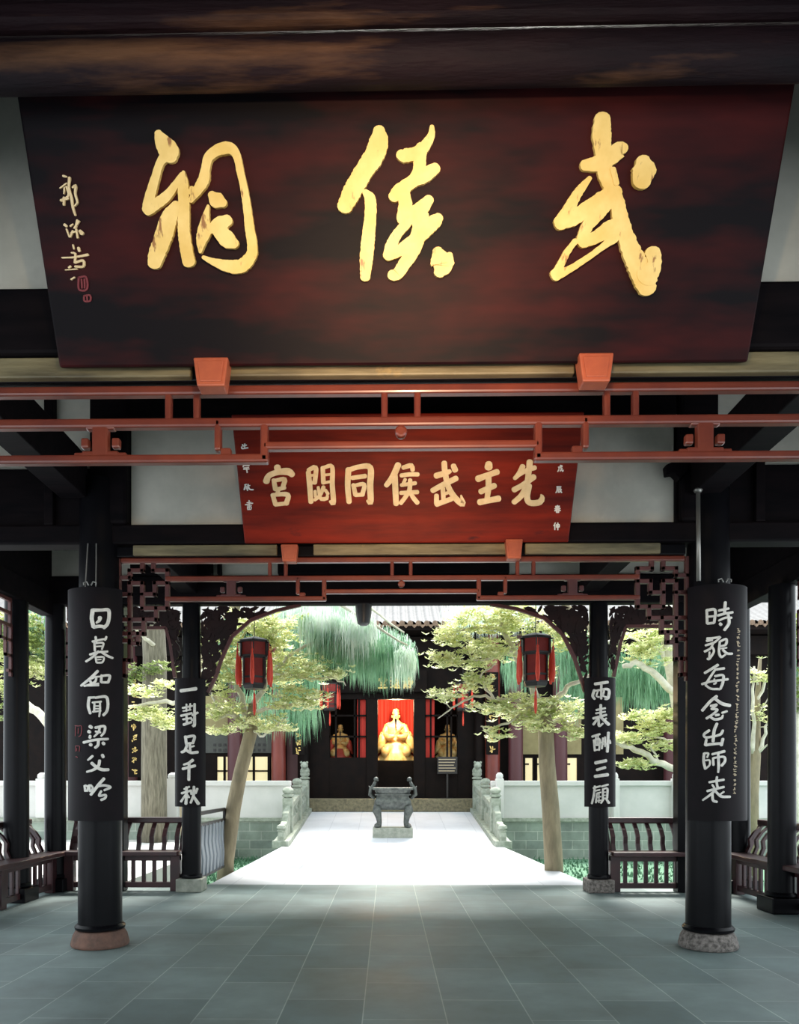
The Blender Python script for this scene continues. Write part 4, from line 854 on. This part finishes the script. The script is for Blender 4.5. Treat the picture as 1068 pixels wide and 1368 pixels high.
# galleries at both sides of the hall
def gallery(sx, label):
    x0, x1 = (-13.5, X_(372)) if sx < 0 else (X_(660), 13.8)
    g = empty('side_gallery', ((x0+x1)/2, YF, ZR), (0,0,0), label, 'building', 'galleries beside the hall')
    def gp(mb, nm, m, bevel=0, smooth=False):
        mb.v = [(p[0]-g.location.x, p[1]-YF, p[2]-ZR) for p in mb.v]; return mb.build(nm, M[m], g, bevel=bevel, smooth=smooth)
    gp(MB().box(x0,x1,25.95,26.2,.5,7.2), 'wall', 'halldk')
    def pan(a, b, t_, b_, m, nm, y=25.93): return gp(MB().box(X_(a),X_(b),y-.04,y,Z_(b_),Z_(t_)), nm, m, .005)
    if sx < 0:
        for a, b in ((272,312),(322,364)): pan(a,b,930,977,'ochre','upper_panel')
        pan(272,316,979,1006,'greypanel','grey_panel'); pan(322,364,979,1006,'greypanel','grey_panel')
        lp = MB()
        for r_ in range(2):
            for k in range(11): x = X_(288+k*6.6); z = Z_(995+r_*7); lp.box(x-.045,x+.045,25.87,25.89,z-.05,z+.04)
        gp(lp, 'sign_marks', 'ebony')
        for a, b in ((290,315),(324,360)):
            lw = pan(a,b,1011,1046,'litpane','lit_window'); w = MB(); x_0, x_1 = X_(a), X_(b)
            for f in (0,.45,1): xx = x_0+(x_1-x_0)*f; w.box(xx-.04,xx+.04,25.86,25.9,Z_(1046),Z_(1010))
            w.box(x_0,x_1,25.86,25.9,Z_(1031),Z_(1029)); gp(w, 'window_frame', 'halldk').parent = lw
        for px in (180,318): gp(MB().lathe([(.24,0),(.23,6.2)], 20, c=(X_(px),25.5,1.0)), 'column', 'hallpur', 0, 2)
        gp(MB().box(X_(163),X_(186),25.3,25.42,1.0,4.8), 'pillar', 'hallred', .03)
    else:
        for a, b in ((698,738),(752,776),(822,832)): pan(a,b,932,1008,'ochre','upper_panel')
        for a, b in ((700,712),(716,734),(751,771)):
            lw = pan(a,b,1013,1045,'litpane','lit_window'); w = MB(); x_0, x_1 = X_(a), X_(b)
            w.box(x_0-.03,x_0+.03,25.86,25.9,Z_(1045),Z_(1012)); w.box(x_1-.03,x_1+.03,25.86,25.9,Z_(1045),Z_(1012)); w.box(x_0,x_1*.5+x_0*.5,25.86,25.9,Z_(1022),Z_(1020)); gp(w, 'window_frame', 'halldk').parent = lw
        for px in (686,744,890): gp(MB().lathe([(.24,0),(.23,6.2)], 20, c=(X_(px),25.5,1.0)), 'column', 'hallpur', 0, 2)
    return g
gallery(-1, 'dark timber gallery with lit windows behind the white wall, left of the hall'); gallery(1, 'dark timber gallery with ochre panels behind the white wall, right of the hall')
# lettered boards of the hall
t = empty('hall_sign_board', (X_(528),25.7,Z_(926)), (.12,0,0), 'black hall sign with three gold characters over the shrine door', 'sign')
MB().box(-1.05,1.05,0,.06,0,.75).build('panel', M['halldk'], t, bevel=.02)
bpy.context.view_layer.update()
for g, px in ((JING,579),(YUAN,546),(TANG,512)):
    px = {579:545.5,546:528.5,512:511.5}[px]
    mb = MB(); brush(mb, scale_strokes(g,px-6.5,903,13,17,2.2), plane_place(t.matrix_world,0,0,0,1), .02, step=3); mb.build('character', M['gold'], t)
def hall_couplet(px, top, bot, label, Y=25.3):
    a = U(px, bot, Y); h = U(px, top, Y).z-a.z
    t = empty('hall_couplet_board', a, (0,0,0), label, 'couplet board', 'couplet boards of the far hall'); MB().box(-.2,.2,0,.04,0,h).build('panel', M['halldk'], t)
    n = max(4, int(h/.33)); mb = MB()
    for k in range(n):
        z = h-(k+.5)*h/n
        for s_ in scribble()+scribble(): mb_ = [[(p[0]/100*.22-.11, z+.11-p[1]/100*.22, .03) for p in s_]]; brush(mb, mb_, lambda x, y, hh: (x, -hh, y), .012, step=.05)
    mb.build('inscription', M['gold'], t); return t
hall_couplet(399, 965, 1008, 'dark board with small gold writing on the hall column left of the doors'); hall_couplet(658, 898, 1008, 'dark board with small gold writing on the hall column right of the doors')
hall_couplet(180, 905, 1038, 'dark board with small pale writing on the gallery pillar behind the thick tree trunk', 25.1)
# notice board on a stand
t = empty('notice_board', (XA(598,25.75), 25.75, 1.0), (0,0,0), 'small dark notice board with faint gold lines before the right-hand hall door', 'notice board')
z0 = ZA(1034,25.75)-1.0; z1 = ZA(1011,25.75)-1.0
MB().box(-.33,.33,0,.04,z0,z1).build('panel', M['ebony'], t, bevel=.01)
mb = MB()
for k in range(5): mb.box(-.29,.27-.03*(k%3),-.008,0,z1-.10-k*.095,z1-.075-k*.095)
mb.build('written_lines', M['inktan'], t); MB().box(-.03,.03,.02,.06,0,z0+.1).build('stand', M['ebony'], t)
MB().box(-.2,.2,-.1,.15,0,.03).build('foot', M['ebony'], t)
# small lanterns at the hall
for px, py, lb in ((441,914,'small red lantern with tassels hanging before the hall, left of the shrine door'),(619,914,'small red lantern with tassels hanging before the hall, right of the shrine door')):
    p = U(px, py, 25.0); lantern(p, 1.0, lb, 'small red lanterns before the hall', phase=.4, hang=ze-p.z-.1)

# ------------------------------------------------------------------ statues
def figure(name, loc, s, label, robe='statue', parent=None):
    """seated robed figure: one continuous skinned body, robe skirt, cap, beard"""
    t = empty(name, loc, (0,0,0), label, 'statue')
    V = [(0,0,.36),(0,0,.62),(0,.02,.92),(0,.02,1.17),(0,-.01,1.30),(0,-.03,1.44),(0,-.03,1.57)]
    rad = [(.34,.27),(.28,.21),(.27,.19),(.22,.15),(.075,.08),(.125,.135),(.09,.10)]
    E = [(0,1),(1,2),(2,3),(3,4),(4,5),(5,6)]
    for sx in (-1,1):
        b = len(V); V += [(sx*.28,.0,1.13),(sx*.37,-.06,.86),(sx*.24,-.27,.74),(sx*.09,-.33,.78),(sx*.03,-.36,.80)]
        rad += [(.12,.12),(.13,.13),(.12,.11),(.075,.07),(.05,.045)]; E += [(3,b),(b,b+1),(b+1,b+2),(b+2,b+3),(b+3,b+4)]
        k = len(V); V += [(sx*.27,-.22,.36),(sx*.34,-.44,.36),(sx*.33,-.46,.08)]; rad += [(.19,.19),(.18,.17),(.15,.13)]; E += [(0,k),(k,k+1),(k+1,k+2)]
    me = bpy.data.meshes.new('body'); me.from_pydata([tuple(c*s for c in v) for v in V], E, []); me.materials.append(M['statue'])
    o = bpy.data.objects.new('body', me); COL.objects.link(o); o.parent = t
    sk = o.modifiers.new('skin', 'SKIN'); sk.use_smooth_shade = True
    for i, v in enumerate(me.skin_vertices[0].data): v.radius = (rad[i][0]*s, rad[i][1]*s)
    me.skin_vertices[0].data[0].use_root = True
    sb = o.modifiers.new('sub', 'SUBSURF'); sb.levels = 2; sb.render_levels = 2
    # face, ears, hands kept small in the photograph
    f = MB(); f.ball((0,-.155*s,1.44*s),.022*s,.03*s,.035*s)
    for sx in (-1,1): f.ball((sx*.125*s,-.02*s,1.45*s),.02*s,.03*s,.05*s); f.ball((sx*.045*s,-.15*s,1.475*s),.02*s,.012*s,.01*s)
    f.ball((0,-.15*s,1.375*s),.035*s,.012*s,.01*s); f.build('face', M['statue'], t, smooth=True)
    MB().lathe([(.118*s,1.52*s),(.125*s,1.56*s),(.10*s,1.60*s),(.105*s,1.66*s),(.06*s,1.70*s)], 16, c=(0,-.02*s,0)).build('cap', M['statue'], t, smooth=2)
    MB().tube([(0,-.15*s,1.34*s),(0,-.20*s,1.22*s),(0,-.22*s,1.08*s),(0,-.22*s,.98*s)], [.035*s,.03*s,.02*s,.006*s], 8).build('beard', M['ebony'], t, smooth=True)
    rb = MB(); n = 40; rows = [(.66,.52,0),(.60,.50,.10),(.48,.44,.24),(.36,.34,.40),(.29,.26,.52)]; vs = []; fs = []
    for k, (rx, ry, z) in enumerate(rows):
        for i in range(n):
            a = 2*PI*i/n; w = 1+.05*math.sin(a*9)*(1-k/5); vs.append((rx*w*math.cos(a)*s, (-.08+ry*w*math.sin(a))*s, z*s))
    for k in range(len(rows)-1):
        for i in range(n): fs.append((k*n+i,k*n+(i+1)%n,(k+1)*n+(i+1)%n,(k+1)*n+i))
    fs.append(tuple(range(n-1,-1,-1))); rb.add(vs, fs); rb.build('robe_skirt', M[robe], t, smooth=2)
    for sx in (-1,1):
        sl = MB(); sl.tube([(sx*.40*s,-.05*s,.90*s),(sx*.44*s,-.14*s,.66*s),(sx*.50*s,-.14*s,.42*s),(sx*.62*s,-.10*s,.26*s)], [.12*s,.15*s,.13*s,.05*s], 12); sl.build('sleeve', M[robe], t, smooth=True)
    MB().tube([(-.02*s,-.40*s,.84*s),(.08*s,-.42*s,.98*s),(.16*s,-.38*s,1.10*s)], [.02*s,.06*s,.09*s], 8).build('feather_fan', M['statue'], t)
    return t
figure('seated_statue', (XA(529,27.9), 27.95, za), 1.10, 'gilded seated statue in robes lit on the altar in the centre door')
figure('attendant_statue', (XA(455,27.4), 27.45, 2.35), .72, 'small statue in a red robe seen through the left hall window', 'robe')
figure('attendant_statue', (XA(598,27.4), 27.45, 2.35), .72, 'small golden statue seen through the right hall window', 'statue')
# ------------------------------------------------------------------ trees
def leaf_pad(mb, c, rx, ry, rz, n, size=.1):
    """twig-end whorls of small spoon-shaped leaves gathered into a few loose sprays"""
    c = Vector(c); sprays = []
    for _ in range(max(3, n//6)):
        while True:
            q = Vector((R.uniform(-1,1), R.uniform(-1,1), R.uniform(-1,1)))
            if .2 < q.length < 1: break
        sprays.append(Vector((c.x+q.x*rx, c.y+q.y*ry, c.z+q.z*rz)))
    for s0 in sprays:
        for _ in range(R.randint(5, 8)):
            p = s0 + Vector((R.gauss(0,.11), R.gauss(0,.11), R.gauss(0,.035))); a0 = R.uniform(0, 2*PI); k = R.randint(5, 7); tilt = Vector((R.uniform(-.3,.3), R.uniform(-.5,.1), 1))
            for i in range(k):
                a = a0+2*PI*i/k; d = (Vector((math.cos(a), math.sin(a), 0))+tilt*R.uniform(.2,.7)).normalized(); sd = d.cross(tilt).normalized()
                l = size*R.uniform(.7,1.25); w = l*.20
                mb.add([p, p+d*l*.6+sd*w, p+d*l, p+d*l*.6-sd*w], [(0,1,2,3)])
def weep_pad(mb, c, rx, ry, rz, n, L=.55, w=.010):
    """hanging thread-like sprays"""
    for _ in range(int(n*1.7)):
        while True:
            q = Vector((R.uniform(-1,1), R.uniform(-1,1), R.uniform(-1,1)))
            if q.length < 1: break
        p = Vector((c[0]+q.x*rx, c[1]+q.y*ry, c[2]+q.z*rz)); a = R.uniform(0, 2*PI); l = L*R.uniform(.5,1.3); out = Vector((math.cos(a), math.sin(a), 0))*R.uniform(.05,.22)*L
        sd = Vector((-math.sin(a)*.7+R.uniform(-.3,.3), math.cos(a)*.7, 0)).normalized()*w
        p1 = p+out*.6+Vector((0,0,-l*.35)); p2 = p+out+Vector((0,0,-l))
        mb.add([p-sd*.6, p+sd*.6, p1+sd, p1-sd, p2], [(0,1,2,3),(3,2,4)])
def P(px, py, Y): return U(px, py, Y)
def tree(name, base, label, group, trunk, trad, tm, branches, pads, bm='barkw'):
    t = empty(name, base, (0,0,0), label, 'tree', group); B = Vector(base); loc = lambda p: Vector(p)-B
    if trunk:
        mb = MB(); mb.tube([loc(p) for p in trunk], trad, 14); mb.build('trunk', M[tm], t, smooth=True)
    for pts, r0, r1 in branches:
        pts = [loc(p) for p in pts]; fine = []
        for a, b in zip(pts[:-1], pts[1:]):
            for k in range(4): fine.append(a.lerp(b, k/4)+Vector((R.uniform(-1,1),R.uniform(-1,1),R.uniform(-1,1)))*.03*(1 if (k or fine) else 0))
        fine.append(pts[-1]); m = len(fine)
        MB().tube(fine, [r0+(r1-r0)*k/(m-1) for k in range(m)], 7).build('branch', M[bm], t, smooth=True)
    for kind, px, py, Y, rx, rz, n in pads:
        c = loc(P(px, py, Y)); s = Y/FOC; mb = MB()
        if kind in ('leaf','leafdk'): leaf_pad(mb, c, rx*s, min(rx*s, .9)*.9, rz*s, int(n*1.15), size=.105 if Y < 17 else .13)
        else: weep_pad(mb, c, rx*s, min(rx*s,.9)*.8, rz*s, n, L=.6)
        mb.build('foliage', M[kind], t, fix=False)
    return t
# left tree by the path
Yt = 14.0; b0 = P(300,1166,Yt); b0.z = -.5
fork = P(336, 975, Yt+.1)
tree('garden_tree', b0, 'slim leaning tree with yellow-green foliage left of the pale path, behind the left lantern', 'trees flanking the path',
     [b0, P(302,1150,Yt), P(312,1080,Yt), P(322,1030,Yt), fork, P(338,940,Yt+.1)], [.16,.145,.135,.125,.12,.08], 'bark2',
     [([fork, P(310,955,Yt), P(290,948,Yt-.1), P(283,925,Yt-.2)], .06, .02), ([fork, P(322,930,Yt+.2), P(310,880,Yt+.3), P(330,840,Yt+.3)], .07, .02), ([P(338,942,Yt+.1), P(362,900,Yt), P(385,880,Yt-.1), P(430,850,Yt-.1)], .06, .02),
      ([P(338,950,Yt+.1), P(375,945,Yt-.2), P(400,938,Yt-.3), P(432,930,Yt-.3)], .045, .012), ([fork, P(350,985,Yt-.2), P(385,958,Yt-.4)], .03, .01), ([P(362,900,Yt), P(400,905,Yt-.2), P(445,905,Yt-.2), P(462,916,Yt-.2)], .03, .01),
      ([P(345,880,Yt+.2), P(370,845,Yt+.2), P(400,820,Yt+.2)], .04, .015), ([P(310,955,Yt), P(285,960,Yt), P(278,940,Yt)], .03, .01)],
     [('leaf',300,905,Yt,26,26,150),('leaf',330,836,Yt+.3,42,18,170),('leaf',372,842,Yt,36,22,170),('leaf',296,950,Yt,26,18,110),('leaf',350,968,Yt-.2,42,14,120),('leaf',398,935,Yt-.3,38,18,170),
      ('leaf',400,895,Yt-.1,44,20,230),('leaf',352,900,Yt+.4,36,30,150),('leaf',300,868,Yt+.2,26,26,140),('leaf',452,905,Yt-.2,20,8,50),('leaf',290,978,Yt,16,8,40),('leaf',360,870,Yt+.5,40,22,130)])
# right tree by the path
b1 = P(741,1166,Yt); b1.z = -.5; fk = P(729, 965, Yt)
tree('garden_tree', b1, 'slim tree with pale spreading branches right of the pale path, behind the right lantern', 'trees flanking the path',
     [b1, P(740,1150,Yt), P(736,1080,Yt), P(731,1020,Yt), fk, P(722,935,Yt)], [.18,.165,.155,.145,.135,.09], 'bark2',
     [([P(724,950,Yt), P(705,905,Yt), P(688,870,Yt+.1), P(672,840,Yt+.2), P(668,815,Yt+.2)], .075, .03), ([fk, P(742,935,Yt-.1), P(765,912,Yt-.2), P(790,902,Yt-.3)], .06, .03), ([fk, P(750,962,Yt), P(778,975,Yt-.2), P(800,985,Yt-.2)], .05, .02),
      ([fk, P(700,938,Yt-.2), P(660,935,Yt-.4), P(640,905,Yt-.4), P(662,885,Yt-.3)], .04, .012), ([P(660,935,Yt-.4), P(635,928,Yt-.5), P(605,945,Yt-.6), P(585,960,Yt-.6)], .03, .008), ([P(688,870,Yt+.1), P(650,880,Yt-.1), P(610,885,Yt-.3), P(575,878,Yt-.4)], .035, .01),
      ([fk, P(695,955,Yt-.3), P(660,975,Yt-.5), P(642,968,Yt-.5), P(655,985,Yt-.5)], .03, .008), ([P(672,840,Yt+.2), P(630,838,Yt), P(590,850,Yt-.2)], .04, .012), ([P(668,815,Yt+.2), P(710,815,Yt+.2), P(755,840,Yt)], .04, .015), ([P(605,945,Yt-.6), P(592,938,Yt-.6)], .012, .006)],
     [('leaf',602,852,Yt-.2,26,12,90),('leaf',640,832,Yt,42,18,190),('leaf',690,828,Yt+.2,48,20,240),('leaf',745,852,Yt,34,20,170),('leaf',592,882,Yt-.4,24,9,75),('leaf',640,878,Yt-.2,38,16,140),('leaf',636,912,Yt-.4,28,11,85),
      ('leaf',598,930,Yt-.6,22,6,50),('leaf',690,945,Yt-.3,40,16,150),('leaf',662,982,Yt-.5,18,7,40),('leaf',655,950,Yt-.5,30,9,70),('leaf',755,950,Yt-.1,34,16,130),('leaf',772,978,Yt-.2,24,9,60),('leaf',715,965,Yt-.2,26,14,90),('leaf',680,865,Yt+.2,44,20,150),('leaf',730,905,Yt+.3,26,20,80)])
# weeping cypress behind
Yw = 17.2; b2 = Vector((P(252,1100,18.9).x, 18.9, -.5))
tp = [b2, Vector((b2.x-.1,18.8,2.5)), P(262,900,18.8), P(320,800,18.5), P(400,740,18.0)]
tree('weeping_cypress', b2, 'weeping cypress with pale hanging sprays over the middle of the courtyard', 'weeping trees', tp, [.16,.15,.14,.12,.06], 'bark2',
     [([tp[3], P(410,790,17.8), P(480,800,17.4), P(540,845,17.0)], .06, .02), ([tp[2], P(340,860,18.2), P(400,850,18)], .05, .02), ([tp[4], P(410,790,16), P(440,800,14.2), P(500,835,13.9), P(545,862,14.1)], .06, .015), ([tp[3], P(400,810,17.8), P(450,830,17.4)], .05, .02)],
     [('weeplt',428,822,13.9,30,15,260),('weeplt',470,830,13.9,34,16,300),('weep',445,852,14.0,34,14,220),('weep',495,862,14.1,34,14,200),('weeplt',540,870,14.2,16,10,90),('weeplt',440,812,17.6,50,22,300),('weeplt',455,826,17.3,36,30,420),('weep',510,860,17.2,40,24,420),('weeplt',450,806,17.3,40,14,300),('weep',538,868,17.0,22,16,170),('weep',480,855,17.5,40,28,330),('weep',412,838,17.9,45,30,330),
      ('weep',400,940,18.2,30,22,180),('weep',395,895,18.2,40,30,240),('weep',318,868,18,30,30,180),('weep',300,840,18,26,24,150),('weeplt',530,858,17.1,26,14,160),('weeplt',400,815,17.8,36,16,260),('weeplt',500,850,17.2,34,18,220),('weep',352,935,18.3,40,26,170),('weep',508,880,17.0,28,14,130)])
b3 = Vector((P(806,1000,18.6).x, 18.9, -.5)); tq = [b3, Vector((b3.x,18.8,2.2)), P(800,860,18.6), P(740,790,18.3)]
tree('weeping_cypress', b3, 'weeping cypress with deep green hanging sprays behind the right lantern and the slim right column', 'weeping trees', tq, [.17,.16,.13,.06], 'bark2',
     [([tq[2], P(840,850,18), P(880,870,17.8)], .05, .02), ([tq[3], P(690,790,18), P(640,800,17.8)], .05, .02)],
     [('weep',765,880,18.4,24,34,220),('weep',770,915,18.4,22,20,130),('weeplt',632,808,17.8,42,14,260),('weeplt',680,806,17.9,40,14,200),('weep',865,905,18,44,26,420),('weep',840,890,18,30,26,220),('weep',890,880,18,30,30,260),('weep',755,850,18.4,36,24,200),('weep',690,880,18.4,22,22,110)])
# thick trunk before the white wall, left
b4 = P(206,1124,20.3); b4.z = 0
tree('thick_trunk_tree', b4, 'thick furrowed tree trunk standing before the white wall at the left, with one pale branch', 'trees before the white wall',
     [b4, P(206,1060,20.2), P(206,960,20.2), P(207,880,20.2), P(203,800,20.2), P(206,740,20.2)], [.34,.325,.32,.30,.29,.26], 'bark',
     [([P(250,938,14.8), P(210,938,15.2), P(172,944,15.4)], .05, .03), ([P(207,862,20), P(190,850,19.6), P(178,836,19.2)], .06, .03)],
     [('leaf',205,955,15.3,30,8,90),('leaf',192,925,15.3,18,6,50),('leaf',225,968,15.3,22,6,60),('leaf',182,958,15.4,14,6,40),('leafdk',212,895,19.6,20,10,50),('leafdk',175,900,19.6,10,14,40),('leaf',222,912,15.2,14,6,40)])
# pale leaning tree at the right
b5 = P(912,1130,16.5); b5.z = -.5
tree('pale_leaning_tree', b5, 'pale thick-limbed tree behind the bench at the right, partly hidden by the couplet column', 'trees before the white wall',
     [b5, P(915,1050,16.5), P(910,960,16.5), P(900,900,16.4), P(893,850,16.3), P(888,800,16.2)], [.16,.15,.15,.15,.16,.14], 'barkw',
     [([P(903,925,16.4), P(876,902,16.2), P(850,886,16), P(833,890,16)], .085, .05), ([P(912,1032,16.5), P(880,1018,16.2), P(850,1002,16), P(822,990,15.8)], .08, .05), ([P(896,880,16.4), P(870,862,16.2), P(855,848,16)], .07, .03), ([P(905,990,16.5), P(880,985,16.2), P(855,985,16)], .03, .012), ([P(880,1018,16.2), P(868,1000,16), P(880,990,15.9)], .025, .01)],
     [('leaf',858,862,16,30,18,170),('leaf',885,848,16.1,22,10,80),('leaf',845,985,15.9,22,8,80),('leaf',882,955,16.1,24,10,100),('leaf',880,975,16,30,12,130),('leaf',850,958,16,16,6,45),('leaf',852,1022,15.9,24,7,80),('leaf',828,988,15.8,12,6,35),('leaf',885,998,16,20,10,70),('leaf',868,880,16,28,10,70)])
# bare-branched tree at the far right
b6 = P(1006,1115,16.5); b6.z = -.5
tree('bare_tree', b6, 'thin upright tree with bare pale branches between the two right-hand outer columns', 'trees before the white wall',
     [b6, P(1006,1060,16.5), P(1010,1010,16.4), P(1012,940,16.3), P(1016,880,16.2)], [.13,.12,.10,.06,.03], 'bark2',
     [([P(1008,1012,16.4), P(1006,950,16.2), P(1008,890,16)], .05, .02), ([P(1010,1010,16.4), P(1022,980,16.2), P(1030,950,16)], .05, .015), ([P(1012,940,16.3), P(1024,905,16.1), P(1032,880,16)], .04, .012), ([P(1010,1008,16.4), P(1030,992,16)], .03, .012), ([P(1012,960,16.3), P(1028,930,16)], .02, .008), ([P(1013,915,16.2), P(1002,890,16)], .02, .008), ([P(1012,970,16.3), P(1032,975,16)], .015, .006)],
     [('leaf',1022,900,16,14,14,30),('leaf',1018,955,16.1,12,12,25),('leaf',1006,900,16,8,10,14)])
# foliage and leaning log beyond the left side opening
b7 = P(30,1110,18.5); b7.z = 0
tree('background_tree', b7, 'bushy yellow-green tree beyond the two columns at the far left', 'trees at the sides of the courtyard',
     [b7, P(30,1000,18.5), P(28,900,18.5), P(25,820,18.5)], [.10,.10,.09,.05], 'bark2',
     [([P(82,985,17), P(60,960,17), P(38,942,17.1), P(10,935,17.2)], .10, .09)],
     [('leafdk',12,850,18.3,34,30,190),('leafdk',55,860,18.4,34,34,220),('leaf',48,895,18.2,26,16,120),('leaf',8,895,18.2,26,40,180),('leafdk',10,945,18.2,20,20,80),('leafdk',86,880,18.4,20,20,80),('weep',40,830,18.8,40,30,160),('leaf',20,830,18.2,26,18,90)])
b8 = P(1066,1110,17.5); b8.z = -.5
tree('background_tree', b8, 'leafy tree with a thin pale trunk beyond the outer column at the far right edge', 'trees at the sides of the courtyard',
     [b8, P(1064,1040,17.5), P(1066,960,17.5), P(1072,860,17.5)], [.07,.06,.055,.03], 'barkw',
     [([P(1066,960,17.5), P(1080,930,17.3)], .03, .01)],
     [('leafdk',1066,860,17.4,28,40,200),('weep',1070,890,17.8,30,50,220),('leafdk',1066,935,17.4,20,26,110)])
b9 = P(110,1110,19.5); b9.z = 0
